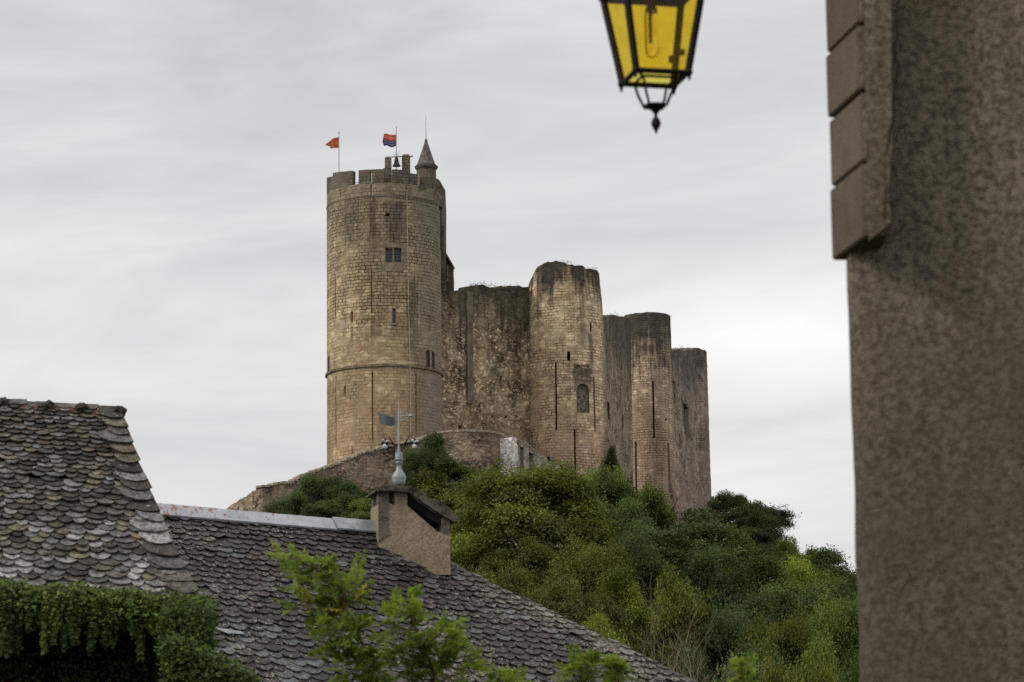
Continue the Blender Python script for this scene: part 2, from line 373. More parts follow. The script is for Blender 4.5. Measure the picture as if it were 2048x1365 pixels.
def recess(name, parent, S, u0, u1, z0, z1, depth, side, back, label=None):
    b = MB()
    P = lambda u, z, d: S.map(u, z, d)
    e = -0.004
    for q in (((u0, z0), (u0, z1)), ((u0, z1), (u1, z1)), ((u1, z1), (u1, z0)), ((u1, z0), (u0, z0))):
        (a, c), (d, f) = q
        b.add([P(a, c, e+.01), P(d, f, e+.01), P(d, f, depth), P(a, c, depth)], [(0, 1, 2, 3)], 0)
    b.add([P(u0, z0, depth), P(u1, z0, depth), P(u1, z1, depth), P(u0, z1, depth)], [(0, 1, 2, 3)], 1)
    o = b.build(name, [side, back], parent)
    if label: o['label'] = label
    return o
def op(S, px, y0, y1, wpx):
    """opening rectangle on surface S from photo measures"""
    ua, za = S.uz(px-wpx/2, y1); ub, zb = S.uz(px+wpx/2, y0)
    return (ua, ub, za, zb)
def arch_frame(name, parent, S, u0, u1, z0, z1, w, proud, mat, depth=0.25, seg=10, inner_w=None):
    """surround with an arched head; the opening is u0..u1, z0..z1, springing at z1-halfwidth"""
    b = MB(); uc = (u0+u1)/2; hw = (u1-u0)/2; zs = z1-hw
    inn = [(u0, z0)]+[(uc-hw*math.cos(math.pi*k/seg), zs+hw*math.sin(math.pi*k/seg)) for k in range(seg+1)]+[(u1, z0)]
    out = []
    for (u, z) in inn:
        uu = u0-w if u < uc-1e-6 else (u1+w if u > uc+1e-6 else uc)
        out.append((uu if z <= zs+1e-6 else (uc+(u-uc)*(hw+w)/hw), z if z <= zs+1e-6 else max(z, zs)+w*((z-zs)/hw)))
    rect = [(u0-w, z0)]+[(max(u0-w, min(u1+w, uc+(u-uc)*1.9)), z1+w if (z-zs)/hw > .45 else z) for u, z in inn[1:-1]]+[(u1+w, z0)]
    n = len(inn)
    for i in range(n-1):
        a, c = inn[i], inn[i+1]; d, e = rect[i], rect[i+1]
        b.add([S.map(a[0], a[1], -proud), S.map(c[0], c[1], -proud), S.map(e[0], e[1], -proud), S.map(d[0], d[1], -proud)], [(0, 1, 2, 3)])
        b.add([S.map(a[0], a[1], -proud), S.map(c[0], c[1], -proud), S.map(c[0], c[1], depth), S.map(a[0], a[1], depth)], [(0, 1, 2, 3)])
        b.add([S.map(d[0], d[1], -proud), S.map(e[0], e[1], -proud), S.map(e[0], e[1], 0.02), S.map(d[0], d[1], 0.02)], [(0, 1, 2, 3)])
    return b.build(name, mat, parent)
def band(name, parent, S, u0, u1, z, h, proud, mat, step=0.4, amp=0.0):
    us = lines(u0, u1, step, []); V = []; F = []; UV = []
    for u in us:
        dz = amp*noise.noise(Vector((u*2, 0, 4))); pr = proud*(1+0.6*amp*10*noise.noise(Vector((u*3, 5, 4))))
        for d, zz in ((0.1, z), (-pr, z), (-pr, z+h+dz), (0.1, z+h+dz)):
            V.append(S.map(u, zz, d)); UV.append((u, zz+d))
    for i in range(len(us)-1):
        for k in range(4): F.append((i*4+k, i*4+(k+1) % 4, i*4+4+(k+1) % 4, i*4+4+k))
    F += [(0, 1, 2, 3), tuple(len(V)-4+k for k in (3, 2, 1, 0))]
    return mesh_obj(name, V, F, mat, parent, uv=UV)
def curved_box(name, parent, S, u0, u1, z0, z1, thick, mat, step=0.35, zt=None, proud=0.0, slit=None):
    us = lines(u0, u1, step, [] if slit is None else [slit[0], slit[1]]); V = []; F = []; UV = []
    zt = zt or (lambda u: z1)
    def blk(ua, ub, za, zb_a, zb_b):
        b = len(V)
        for u, zz in ((ua, zb_a), (ub, zb_b)):
            for d, z in ((-proud, za), (-proud, zz), (thick, zz), (thick, za)):
                V.append(S.map(u, z, d)); UV.append((u+max(0, d), z+(0.3*d if z != za else 0)))
        for k in range(4): F.append((b+k, b+(k+1) % 4, b+4+(k+1) % 4, b+4+k))
        F.append((b, b+1, b+2, b+3)); F.append((b+7, b+6, b+5, b+4))
    for ua, ub in zip(us, us[1:]):
        um = (ua+ub)/2
        if slit and slit[0] < um < slit[1]:
            blk(ua, ub, slit[3], zt(ua), zt(ub))
        else: blk(ua, ub, z0, zt(ua), zt(ub))
    return mesh_obj(name, V, F, mat, parent, uv=UV)

# ------------------------------------------------------------------ ground
BASE = [(-400, -1.6), (60, -1.6), (105, -0.5), (150, 8), (190, 17), (240, 28.5), (272, 34.5), (300, 40), (345, 44), (400, 46), (450, 38), (600, 0), (900, -30), (9000, -60)]
AX = [(0, -8), (287, -10), (345, 12), (385, 19), (500, 30)]
def ground_z(x, y):
    b = interp(BASE, y); d = x-interp(AX, y)
    k = max(0.0, min(1.0, (y-60)/60.0))
    a = abs(d)
    g = 0.30*a + 0.0045*a*a if a < 45 else 0.30*45+0.0045*2025+0.25*(a-45)
    g = min(g, b+4.0) if b+4 > 0 else 0.0
    return b-k*g+0.5*k*noise.noise(Vector((x*0.06, y*0.06, 1)))
m_gr, nt = new_mat('hill_soil')
p = nd(nt, 'ShaderNodeTexCoord').outputs['Object']
n = NZ(nt, p, 0.35, 6, 0.65)
finish(nt, MX(nt, MR(nt, n, 0.35, 0.65), (0.022, 0.032, 0.012), (0.055, 0.062, 0.022)), 0.95, NZ(nt, p, 2.0, 5, 0.7), 0.8, 0.3, spec=0.1)
def build_ground():
    xs = sorted(set([-6000, -2500, -1000, -500, -300, -200, -150]+list(range(-120, 121, 5))+[150, 200, 300, 500, 1000, 2500, 6000]))
    ys = sorted(set([-400, -100, -30, 0, 30]+list(range(50, 460, 5))+[480, 520, 600, 750, 900, 1500, 3000, 8500]))
    V = [(x, y, ground_z(x, y)) for y in ys for x in xs]; n = len(xs)
    F = [(j*n+i, j*n+i+1, (j+1)*n+i+1, (j+1)*n+i) for j in range(len(ys)-1) for i in range(n-1)]
    o = mesh_obj('hill_ground', V, F, m_gr, smooth=True); o['kind'] = 'structure'
build_ground()

# ------------------------------------------------------------------ the keep
D1 = 287.0
K = Cyl(768.5, D1, 116.5)
zc = lambda px, py, D: W(px, py, D).z
z_ring = zc(768, 752, D1); z_cren = zc(768, 366, D1-5.5); z_mer = zc(768, 339, D1-5.5); z_bot = zc(768, 960, D1)-6
m_keep = masonry('keep_ashlar', OCH, JT, 0.62, 0.33, z_mer, 13.0, 0.5, zred=z_ring-1.5, streak=0.42, gain=1.22, jband=(K.uz(768, 640)[1], K.uz(768, 390)[1]), greyside=2.6, red=(0.255, 0.17, 0.105), grey=(0.150, 0.139, 0.120), bstr=0.9, stains=[(K.uz(745, 450)[0], K.uz(745, 525)[1], K.uz(745, 392)[1], 1.2, (.13, .065, .03), .9), (K.uz(700, 450)[0], K.uz(700, 510)[1], K.uz(700, 395)[1], 3.6, (.11, .085, .06), .7), (K.uz(790, 450)[0], K.uz(790, 520)[1], K.uz(790, 400)[1], 3.0, (.10, .08, .06), .75), (K.uz(745, 660)[0], K.uz(745, 700)[1], K.uz(745, 628)[1], .7, (.12, .09, .055), .7), (K.uz(829, 660)[0], K.uz(829, 740)[1], K.uz(829, 560)[1], 2.2, (.15, .13, .105), .7), (K.uz(704, 660)[0], K.uz(704, 700)[1], K.uz(704, 646)[1], .6, (.12, .09, .055), .7)])
keep = thing('castle_keep', 'tall round stone keep with crenellated top, the tallest tower of the castle', 'castle tower', (K.c.x, K.c.y, z_bot))
slits = []   # (px, y0, y1, w)
for t in ((681, 379, 396, 1.6), (742, 370, 393, 2.0), (813, 372, 396, 1.8), (872, 392, 415, 1.6), (743, 543, 628, 2.0), (829, 552, 626, 1.7), (671, 556, 640, 1.6),
          (703.5, 623, 646, 4.5), (859.5, 631, 662, 4), (745, 744, 882, 2.0), (832.5, 748, 870, 2.0), (672, 752, 892, 1.4), (689.5, 772, 793, 4.5), (704, 893, 914, 2.2), (775, 426, 433, 9)):
    slits.append(t)
kop = [op(K, *t) for t in slits]
win = [op(K, 778, 497, 524.5, 15), op(K, 795.5, 497, 524.5, 15)]
swin = op(K, 788, 617, 647, 7)
twin = [op(K, 856, 700, 737, 7), op(K, 866.5, 704, 738, 5.5)]
lwin = op(K, 657.6, 712, 744, 2.6)
shell('tower_wall', keep, m_keep, K, -K.L/2, K.L/2, z_bot, z_cren, opens=kop+win+[swin]+twin+[lwin], step=0.42, amp=0.025, thick=1.2, closed=True, inner=0.6)
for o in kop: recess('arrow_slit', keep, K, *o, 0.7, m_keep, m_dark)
for o in win+[swin]:
    recess('window', keep, K, *o, 0.35, m_surround, m_glasspane, 'deep square window with a leaded pane')
b = MB()
for o in win:      # glazing bars
    for k in range(1, 3): b.add([K.map(o[0]+(o[1]-o[0])*k/3-.012, z, d) for d in (0.30, 0.33) for z in (o[2], o[3])]+[K.map(o[0]+(o[1]-o[0])*k/3+.012, z, d) for d in (0.30, 0.33) for z in (o[2], o[3])], [(0, 1, 5, 4), (0, 1, 3, 2), (4, 5, 7, 6)])
    for k in range(1, 5):
        z = o[2]+(o[3]-o[2])*k/5
        b.add([K.map(u, z+s, 0.31) for u in (o[0], o[1]) for s in (-.012, .012)], [(0, 1, 3, 2)])
b.build('window_bars', m_iron, keep)
# pale stone surround of the double window: jambs, mullion, lintel, sill (patched masonry)
ua, ub, za, zb = win[0][0], win[1][1], win[0][2], win[0][3]
for nm, (a0, a1, c0, c1) in (('window_jamb', (ua-.38, ua-.004, za-.1, zb+.1)), ('window_jamb', (ub+.004, ub+.40, za-.1, zb+.1)), ('window_lintel', (ua-.42, ub+.44, zb+.1, zb+.52)), ('window_sill', (ua-.46, ub+.42, za-.34, za-.1)), ('window_apron', (ua-.3, ub+.2, za-.85, za-.34)), ('window_mullion', (win[0][1]+.004, win[1][0]-.004, za, zb))):
    curved_box(nm, keep, K, a0, a1, c0, c1, 0.1, m_surround, proud=0.03 if nm != 'window_mullion' else 0.012)
curved_box('window_sill', keep, K, swin[0]-.1, swin[1]+.12, swin[2]-.16, swin[2]-.005, 0.1, m_surround, proud=0.08)
for o in twin+[lwin]:
    recess('arched_window', keep, K, *o, 0.5, m_surround, m_dark)
    arch_frame('window_arch', keep, K, o[0], o[1], o[2], o[3]-.02, 0.10, 0.02, m_surround, 0.2)
band('string_course', keep, K, -K.L/2, K.L/2, z_ring-.08, 0.22, 0.16, plain('mossy_course', (0.17, 0.14, 0.095), 0.95, 2, 0.5), 0.4, 0.06)
m_par = masonry('parapet_stone', [(0.15, 0.125, 0.085), (0.22, 0.185, 0.125), (0.18, 0.145, 0.10)], JT, 0.6, 0.32, z_mer, 5.0, 0.55, streak=0.4, grey=(0.10, 0.09, 0.075), seed=2)
band('parapet_course', keep, K, -K.L/2, K.L/2, z_cren-1.35, 0.10, 0.05, m_par, 0.5)
mer = [(650, 664, 0.35), (665.5, 705.5, 0), (717, 768, 0), (785, 818, 0), (819, 835, -0.25)]
for a, c, dz in mer:
    u_a = K.uz(a, 360)[0] if a > 651 else -K.R*1.5; u_c = K.uz(c, 360)[0]
    sl = None
    if a == 717:
        s0 = K.uz(740.6, 355)[0]; s1 = K.uz(743.8, 355)[0]; sl = (s0, s1, z_cren, z_mer-.2)
    if a < 651: u_a = K.uz(653, 360)[0]-1.6
    zt = z_mer+dz-(0.35*2 if a < 651 else 0)
    curved_box('merlon', keep, K, u_a, u_c, z_cren-.02, zt, 0.5, m_par, zt=(lambda u, zt=zt: zt+0.42*max(0, -u/K.R-.15)**2+0.05*noise.noise(Vector((u*3, 1, 1)))), slit=sl, proud=0.004)
for k in range(9):    # the far side of the ring
    a = K.R*(1.9+k*0.40); curved_box('merlon', keep, K, a, a+K.R*0.26, z_cren-.02, z_mer, 0.5, m_par, proud=0.004)
curved_box('merlon', keep, K, K.uz(847, 360)[0], K.uz(863, 360)[0], z_cren-.02, z_mer-.35, 0.5, m_par, proud=0.004)
curved_box('merlon', keep, K, K.uz(866, 360)[0], K.uz(884, 360)[0]+.4, z_cren-.9, z_cren+.35, 0.5, m_par, zt=lambda u: z_cren+.35-0.5*(u-K.uz(866, 360)[0]), proud=0.02)
b = MB()
ul, ur = K.uz(705.5, 360)[0], K.uz(717, 360)[0]
b.tube([K.map(ul, z_cren+.22, .25), K.map(ur, z_cren+.22, .25)], 0.025); b.build('handrail', m_iron, keep)
# keep roof-top stair turret with a conical cap
TC = W(855, 350, D1-1.5); tr = 20.5/FPX*D1
TS = Cyl(855, D1-1.0, 20.0)
zt1 = zc(855, 336, TS.D)
shell('turret_wall', keep, m_par, TS, -TS.L/2, TS.L/2, z_cren-2, zt1, step=0.3, amp=0.01, thick=0.3, closed=True, inner=0.3)
b = MB(); b.lathe((TS.c.x, TS.c.y, zt1), [(TS.R, -.22), (TS.R+.12, -.12), (TS.R+.14, 0), (TS.R+.2, .02), (TS.R+.2, .1)], 36)
b.build('turret_cornice', m_cone, keep)
zt2 = zc(853, 278, TS.D); hcone = zt2-zt1
b = MB(); pr = [(TS.R+.19, .08), (TS.R*.92, .38), (TS.R*.75, .86), (TS.R*.56, 1.4), (TS.R*.36, 2.0), (TS.R*.2, 2.45), (TS.R*.12, hcone-.05), (0.03, hcone)]
b.lathe((TS.c.x, TS.c.y, zt1), pr, 36); b.build('turret_roof', m_cone, keep, smooth=True)
b = MB(); b.tube([(TS.c.x, TS.c.y, zt2-.1), (TS.c.x, TS.c.y, zt2+1.0), (TS.c.x-.02, TS.c.y, zc(852, 232, TS.D))], [0.035, 0.022, 0.012], 6); b.build('lightning_rod', m_iron, keep)
# dark holes below the turret
for t in ((842, 371, 378, 7), (850, 372, 378, 5)):
    o = op(K, *t); curved_box('corbel', keep, K, o[0], o[1], o[2], o[3], 0.1, m_cone, proud=0.1)
# bell piers on the keep
def pier(px0, px1, y1, D, steps=True):
    w = (px1-px0)/FPX*D; c = W((px0+px1)/2, y1, D); z0 = z_cren-.5
    b = MB(); b.box((c.x, c.y, (z0+c.z)/2-.08), w, w*.8, c.z-z0-.16)
    b.box((c.x, c.y, c.z-.07), w*.97, w*.78, .18, taper=0.72)
    if steps: b.box((c.x-w*.62, c.y+.05, (z0+c.z-.55)/2-.2), w*.3, w*.6, c.z-z0-1.3)
    uv = [(v[0]+v[1], v[2]) for v in b.V]
    b.build('bell_pier', m_par, keep, uv=uv)
pier(769.5, 783, 315, D1-K.R+1.2); pier(803.5, 820.5, 310.5, D1-K.R+1.6, False)
bz = zc(793, 314, D1-K.R+1.4); bp = W(793, 314, D1-K.R+1.4)
bell = thing('bell', 'dark bronze bell hanging between two stone piers on the keep', 'bell', bp)
b = MB(); b.tube([W(782, 314.5, D1-K.R+1.4), W(805, 313.5, D1-K.R+1.4)], 0.05); b.build('headstock', m_iron, bell)
b = MB(); b.lathe(bp, [(0.04, -.02), (0.15, -.10), (.2, -.3), (.23, -.55), (.3, -.78), (.40, -.9), (.41, -.95), (.34, -.93)], 20); b.build('bell_body', m_bell, bell, smooth=True)
b = MB(); b.tube([bp+Vector((-.3, 0, .12)), bp+Vector((-.1, 0, .3)), bp+Vector((.12, 0, .2)), bp+Vector((.28, 0, .55))], 0.015, 5)
b.tube([bp+Vector((.25, 0, .05)), bp+Vector((.05, 0, .3)), bp+Vector((-.2, 0, .18))], 0.015, 5); b.build('ironwork', m_iron, bell)
gp = W(823, 313, D1-K.R+1.6)
b = MB(); b.tube([gp+Vector((-.25, 0, -.05)), gp+Vector((0, 0, -.03)), gp+Vector((.1, 0, .05)), gp+Vector((.07, 0, .14))], [.06, .07, .06, .04], 7)
tag(b.build('gargoyle', m_cone, smooth=True), 'small stone spout figure perched on the right bell pier', 'gargoyle')
# flags
def flag(px, ytop, yb, D, label, fx, fh, fy, colf, outline, seedv):
    base = W(px, yb+14, D); topp = W(px, ytop, D); base = Vector((base.x, topp.y, base.z)); topp.x = base.x
    t = thing('flag', label, 'flag', base)
    b = MB(); b.tube([base, topp], [0.045, 0.03], 8); b.lathe(topp, [(0.02, -.05), (.06, 0), (.06, .05), (.01, .1)], 8); b.build('flagpole', m_pole, t)
    zt_ = zc(px, fy, D); n, m_ = 44, 30; V = []; F = []; C = []
    for j in range(m_+1):
        for i in range(n+1):
            s = i/n; v = j/m_
            yy = outline(s, v); wv = 0.10*math.sin(s*9+v*2.5+seedv)*(0.3+s)
            V.append((base.x-.04-fx*s*(1-0.06*math.sin(v*5+seedv)), base.y+wv, zt_-fh*yy+0.03*math.sin(s*7+seedv)*s)); C.append(colf(s, v, i, j))
    for j in range(m_):
        for i in range(n):
            if outline(i/n, 2) and outline((i+1)/n, (j+.5)/m_+10) is None: continue
            F.append((j*(n+1)+i, j*(n+1)+i+1, (j+1)*(n+1)+i+1, (j+1)*(n+1)+i))
    me = mesh_obj('flag_cloth', V, F, m_flag, t, colr=C, smooth=True)
m_flag, nt = new_mat('flag_cloth_dye')
a = nd(nt, 'ShaderNodeAttribute', attribute_name='col').outputs[0]
df = nd(nt, 'ShaderNodeBsdfDiffuse', {0: a}); tr_ = nd(nt, 'ShaderNodeBsdfTranslucent', {0: a})
nd(nt, 'ShaderNodeOutputMaterial', {0: nd(nt, 'ShaderNodeMixShader', {0: 0.4, 1: df.outputs[0], 2: tr_.outputs[0]}).outputs[0]})
def occ(s, v, i, j):     # red with a gold cross in outline
    x, y = (s-.45)*1.15*1.5, (v-.5)*1.15*1.35
    r = max(abs(x), abs(y)); a, c_ = min(abs(x), abs(y)), max(abs(x), abs(y))
    arm = c_ < .62 and a < 0.07+0.25*c_; hollow = c_ < .5 and a < 0.02+0.12*c_
    ball = any((x-bx)**2+(y-by)**2 < .006 for bx, by in ((.7, 0), (-.7, 0), (0, .7), (0, -.7), (.56, .24), (.56, -.24), (-.56, .24), (-.56, -.24), (.24, .56), (-.24, .56), (.24, -.56), (-.24, -.56)))
    return (0.60, 0.25, 0.06) if (arm and not hollow) or ball else (0.48, 0.085, 0.06)
def out1(s, v):
    if v == 2: return True
    if v > 9:
        v -= 10; return None if (s > 0.62 and v > 0.72+0.0*s) else True
    lo = interp([(0, 0), (.4, .10), (.75, .38), (1, .62)], s); hi_ = interp([(0, 1), (.6, 1.0), (.66, .98), (1, .80)], s)
    return lo+(hi_-lo)*v
def two(s, v, i, j):
    if v < .47:
        c = (0.62, 0.10, 0.05)
        if .14 < v < .36 and .12 < s < .88 and math.sin(s*62+3*math.sin(v*19)) > 0.35: c = (.68, .42, .36)
        return c
    c = (0.035, 0.04, 0.13)
    if (.56 < v < .66 or .76 < v < .86) and .06 < s < .95 and math.sin(s*75+2*math.sin(v*40)) > -0.5: c = (.34, .34, .42)
    return c
def out2(s, v):
    if v == 2: return True
    if v > 9: return True
    return v*interp([(0, .98), (.5, 1.02), (1, .98)], s)+0.05*math.sin(s*6)
flag(678, 266, 340, D1-1, 'torn red flag with a gold cross on the left edge of the keep', 1.27, 1.12, 274.5, occ, out1, 0.4)
flag(793, 255, 340, D1-2, 'flag with orange red upper half and dark blue lower half flying above the bell', 1.22, 1.22, 269, two, out2, 1.9)
# pale cable down the keep
pts = []
for px, py in ((813, 380), (814, 450), (815.5, 540), (817, 640), (818.5, 735), (820, 800), (820.6, 868)):
    u, z = K.uz(px, py); pts.append(K.map(u, z, -0.22 if 720 < py < 760 else -0.10))
b = MB(); b.tube(pts, 0.028, 6); tag(b.build('cable', m_cable), 'long pale cable hanging down the face of the round keep', 'cable')

# ------------------------------------------------------------------ stair block and ruined gable right of the keep
m_gable = masonry('gable_rubble', [(0.13, 0.10, 0.07), (0.24, 0.19, 0.12), (0.17, 0.13, 0.09)], JT, 0.5, 0.27, zc(890, 500, 290), 9, 0.7, rubble=0.35, seed=4, grey=(0.09, 0.08, 0.068))
gab = thing('ruined_gable', 'narrow ruined stone gable with sloping edge against the right side of keep', 'ruin', W(890, 583, 291))
def poly_wall(name, parent, mat, pts, D, ext, step=None):
    P = [W(x, y, D) for x, y in pts]; n = len(P); b = MB(); b.prism(P, ext)
    uv = [(v[0]*0.8+v[1]*0.9, v[2]) for v in b.V]
    return b.build(name, mat, parent, uv=uv)
poly_wall('upper_wall', gab, m_gable, [(874, 357), (880, 362), (883, 371), (886, 373), (886.5, 386), (888, 420), (887.5, 470), (888, 500), (890, 508), (890, 640), (862, 640), (862, 357)], 294.0, (0.2, 1.8, 0))
poly_wall('gable_wall', gab, m_gable, [(886, 496), (893, 509), (899, 519), (904, 528), (905.5, 532), (905, 545), (906, 560), (905.5, 640), (880, 640), (880, 496)], 295.0, (0.1, 0.9, 0))
poly_wall('gable_coping', gab, m_cone, [(885, 493), (906, 530), (906, 535), (885, 500)], 294.6, (0.15, 1.4, 0))
b = MB(); b.box(W(894, 547, 294.9), 0.24, 0.12, 1.75); b.build('window_frame', m_surround, gab)
b = MB(); b.box(W(893.2, 545, 294.83), 0.07, 0.12, 1.3); b.build('window', m_dark, gab)
b = MB(); u_, z_ = K.uz(880, 415); b.tube([W(879.6, 418, 283.9), W(881.5, 420, 284.5), W(881.5, 500, 285.2)], 0.05, 6); b.box(W(881.5, 417, 284.6), .3, .3, .3); b.build('drain_pipe', m_iron, gab)

# ------------------------------------------------------------------ curtain walls and towers
def topfn(S, pts):
    tab = sorted(S.uz(x, y) for x, y in pts); return lambda u: interp(tab, u)
def P2(px, D): p = W(px, 700, D); return (p.x, p.y)
m_cw1 = masonry('curtain_rubble', [(0.20, 0.15, 0.085), (0.48, 0.38, 0.23), (0.20, 0.16, 0.105)], JT, 0.40, 0.19, zc(980, 576, 297), 6.5, 0.9, gain=1.35, zred=zc(980, 850, 297), rubble=0.45, seed=1, streak=0.3, grey=(0.085, 0.075, 0.06), red=(0.17, 0.12, 0.085), bstr=1.0)
S1 = Seg(P2(872, 291), P2(1060, 303))
cw = thing('curtain_wall', 'dark stained curtain wall with a flat buttress between keep and second tower', 'castle wall', (S1.a.x, S1.a.y, 40))
o1 = [op(S1, 1002.5, 752, 778, 4), op(S1, 917.5, 757, 786, 3.5), op(S1, 920.5, 852, 861, 9), op(S1, 985, 832, 835, 4), op(S1, 1012, 832, 836, 5), op(S1, 1033, 832, 836, 4)]
shell('wall_face', cw, m_cw1, S1, 0, S1.L, 36, topfn(S1, [(870, 583), (940, 582), (942, 573), (955, 570), (975, 572), (990, 577), (1005, 575), (1060, 573)]), opens=o1, step=0.35, amp=0.06, thick=1.6, rag=0.24, seed=3, back=True)
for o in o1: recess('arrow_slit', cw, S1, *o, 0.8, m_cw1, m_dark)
S1b = S1; a = S1.uz(931.5, 700)[0]; c = S1.uz(943, 700)[0]
zb1 = S1.uz(937, 808)[1]; zt_1 = S1.uz(937, 584)[1]
m_but = plain('buttress_render', (0.17, 0.14, 0.10), 0.9, 1.2, 0.5, 1, .05, speck=.15)
curved_box('buttress', cw, S1, a, c, zb1, zt_1, 0.1, m_but, proud=0.22)
# tower 2
DT2 = 305.0
T2 = Cyl(1130, DT2, 82, prof=lambda z: interp([(zc(1130, 950, DT2), 1.05), (zc(1130, 850, DT2), 1.03), (zc(1130, 700, DT2), 1.0), (zc(1130, 610, DT2), 0.945), (zc(1130, 560, DT2), 0.89), (zc(1130, 520, DT2), 0.865)], z))
def T2top(u):
    q = T2.map(u, 60); a = u/T2.R
    base = zc(1130, 549, DT2)
    return base+(1.0 if a < -.6 else 0.6)*interp([(-3.2, 0.4), (-1.57, -1.9), (-1.35, -1.4), (-1.15, -.8), (-.95, -.1), (-.8, .35), (-.6, .6), (-.55, 1.05), (-.3, 1.0), (0, .75), (.1, .45), (.6, .2), (1.2, 0.0), (1.57, -.3), (3.2, .6)], a)
m_t2 = masonry('tower_ochre_ashlar', [(0.255, 0.19, 0.10), (0.47, 0.37, 0.215), (0.35, 0.275, 0.165)], (0.07, 0.052, 0.033), 0.62, 0.30, zc(1130, 530, DT2), 5.0, 1.0, gain=1.45, zred=zc(1130, 870, DT2), streak=0.30, seed=5, grey=(0.07, 0.062, 0.052), greyside=3.9, red=(0.26, 0.16, 0.12), bstr=0.8, stains=[(T2.uz(1165, 650)[0], T2.uz(1165, 740)[1], T2.uz(1165, 560)[1], 1.1, (.13, .12, .10), .6), (T2.uz(1182, 700)[0], T2.uz(1182, 760)[1], T2.uz(1182, 664)[1], .6, (.12, .11, .1), .8), (T2.uz(1100, 600)[0], T2.uz(1100, 640)[1], T2.uz(1100, 530)[1], .8, (.08, .072, .062), .6), (T2.uz(1075, 600)[0], T2.uz(1075, 660)[1], T2.uz(1075, 530)[1], .9, (.08, .072, .062), .6)])
t2 = thing('castle_tower', 'ochre round tower with blackened ragged top and a small arched niche', 'castle tower', (T2.c.x, T2.c.y, 36))
o2 = [op(T2, 1137.5, 703, 722.5, 6.5), op(T2, 1182.5, 645, 663.5, 4), op(T2, 1112.5, 725, 860, 1.6), op(T2, 1149.5, 860, 955, 1.8), op(T2, 1187.5, 755, 865, 1.2), op(T2, 1055.5, 782, 806, 2.2), op(T2, 1067, 865, 905, 1.3)]
nich = op(T2, 1165, 768, 826, 24)
shell('tower_wall', t2, m_t2, T2, -T2.L/2, T2.L/2, 36, T2top, opens=o2+[nich], step=0.36, amp=0.04, thick=1.3, closed=True, inner=3, rag=0.22, seed=8)
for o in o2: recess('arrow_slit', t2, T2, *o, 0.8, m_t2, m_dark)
m_rub = plain('rough_infill', (0.21, 0.175, 0.13), 0.95, 3.5, 0.7, 1.0, 0.15)
recess('niche', t2, T2, *nich, 0.28, m_rub, m_rub)
arch_frame('niche_arch', t2, T2, nich[0]+.08, nich[1]-.1, zc(1165, 785, DT2-3), nich[3]-.04, 0.28, 0.05, m_surround, 0.35)
nn = op(T2, 1165, 757.5, 760, 36); curved_box('niche_ledge', t2, T2, nn[0], nn[1], nn[2], nn[3], 0.1, m_surround, proud=0.14)
nn = op(T2, 1164, 731, 757, 32)
rs = np.random.RandomState(3)
b = MB()
for _ in range(70):     # broken stone stubs above the niche
    u = nn[0]+(nn[1]-nn[0])*rs.rand(); z = nn[2]+(nn[3]-nn[2])*rs.rand(); s = 0.12+0.15*rs.rand()
    p_ = T2.map(u, z, 0.02); b.box(p_, s*1.6, s, s, Matrix.Rotation(rs.rand()*.6, 3, 'Y') @ Matrix.Rotation(rs.rand(), 3, 'Z'))
b.build('broken_stonework', m_rub, t2)
# wall 2-3
S2 = Seg(P2(1196, 308), P2(1262, 340))
m_cw2 = masonry('curtain_rubble_grey', [(0.17, 0.135, 0.085), (0.36, 0.285, 0.175), (0.22, 0.18, 0.125)], JT, 0.5, 0.26, zc(1230, 632, 325), 8, 0.85, gain=1.25, rubble=0.35, seed=6, grey=(0.085, 0.076, 0.065), zred=zc(1230, 950, 325), red=(.19, .14, .11))
cw2 = thing('curtain_wall', 'short stretch of grey curtain wall squeezed between second and third tower', 'castle wall', (S2.a.x, S2.a.y, 40))
o_ = [op(S2, 1217, 808, 836, 4), op(S2, 1245.5, 832, 858, 1.6)]
shell('wall_face', cw2, m_cw2, S2, 0, S2.L, 36, topfn(S2, [(1196, 634), (1210, 633), (1228, 631), (1240, 633), (1262, 636)]), opens=o_, step=0.35, amp=0.05, thick=1.5, rag=0.14, seed=13, back=True)
for o in o_: recess('arrow_slit', cw2, S2, *o, 0.8, m_cw2, m_dark)
# tower 3
DT3 = 345.0
T3 = Cyl(1296, DT3, 48.0, prof=lambda z: interp([(zc(1296, 1000, DT3), 1.05), (zc(1296, 750, DT3), 1.0), (zc(1296, 630, DT3), .98)], z))
m_t3 = masonry('tower_brown_ashlar', [(0.22, 0.165, 0.10), (0.42, 0.325, 0.20), (0.30, 0.23, 0.145)], JT, 0.62, 0.30, zc(1296, 630, DT3), 9.5, 0.95, gain=1.3, zred=zc(1296, 850, DT3), streak=0.45, seed=9, grey=(0.072, 0.065, 0.056), greyside=5.5, red=(0.27, 0.185, 0.14), bstr=0.6)
t3 = thing('castle_tower', 'slender round tower with flat grey top, third tower from the left', 'castle tower', (T3.c.x, T3.c.y, 38))
o3 = [op(T3, 1255.5, 765, 872, 1.3), op(T3, 1307, 763, 877, 1.5), op(T3, 1273, 883, 1000, 1.8), op(T3, 1336.5, 888, 985, 1.3), op(T3, 1331, 838, 842, 3)]
shell('tower_wall', t3, m_t3, T3, -T3.L/2, T3.L/2, 38, zc(1296, 633.5, DT3), opens=o3, step=0.36, amp=0.03, thick=1.1, closed=True, inner=2, rag=0.13, seed=18)
for o in o3: recess('arrow_slit', t3, T3, *o, 0.8, m_t3, m_dark)
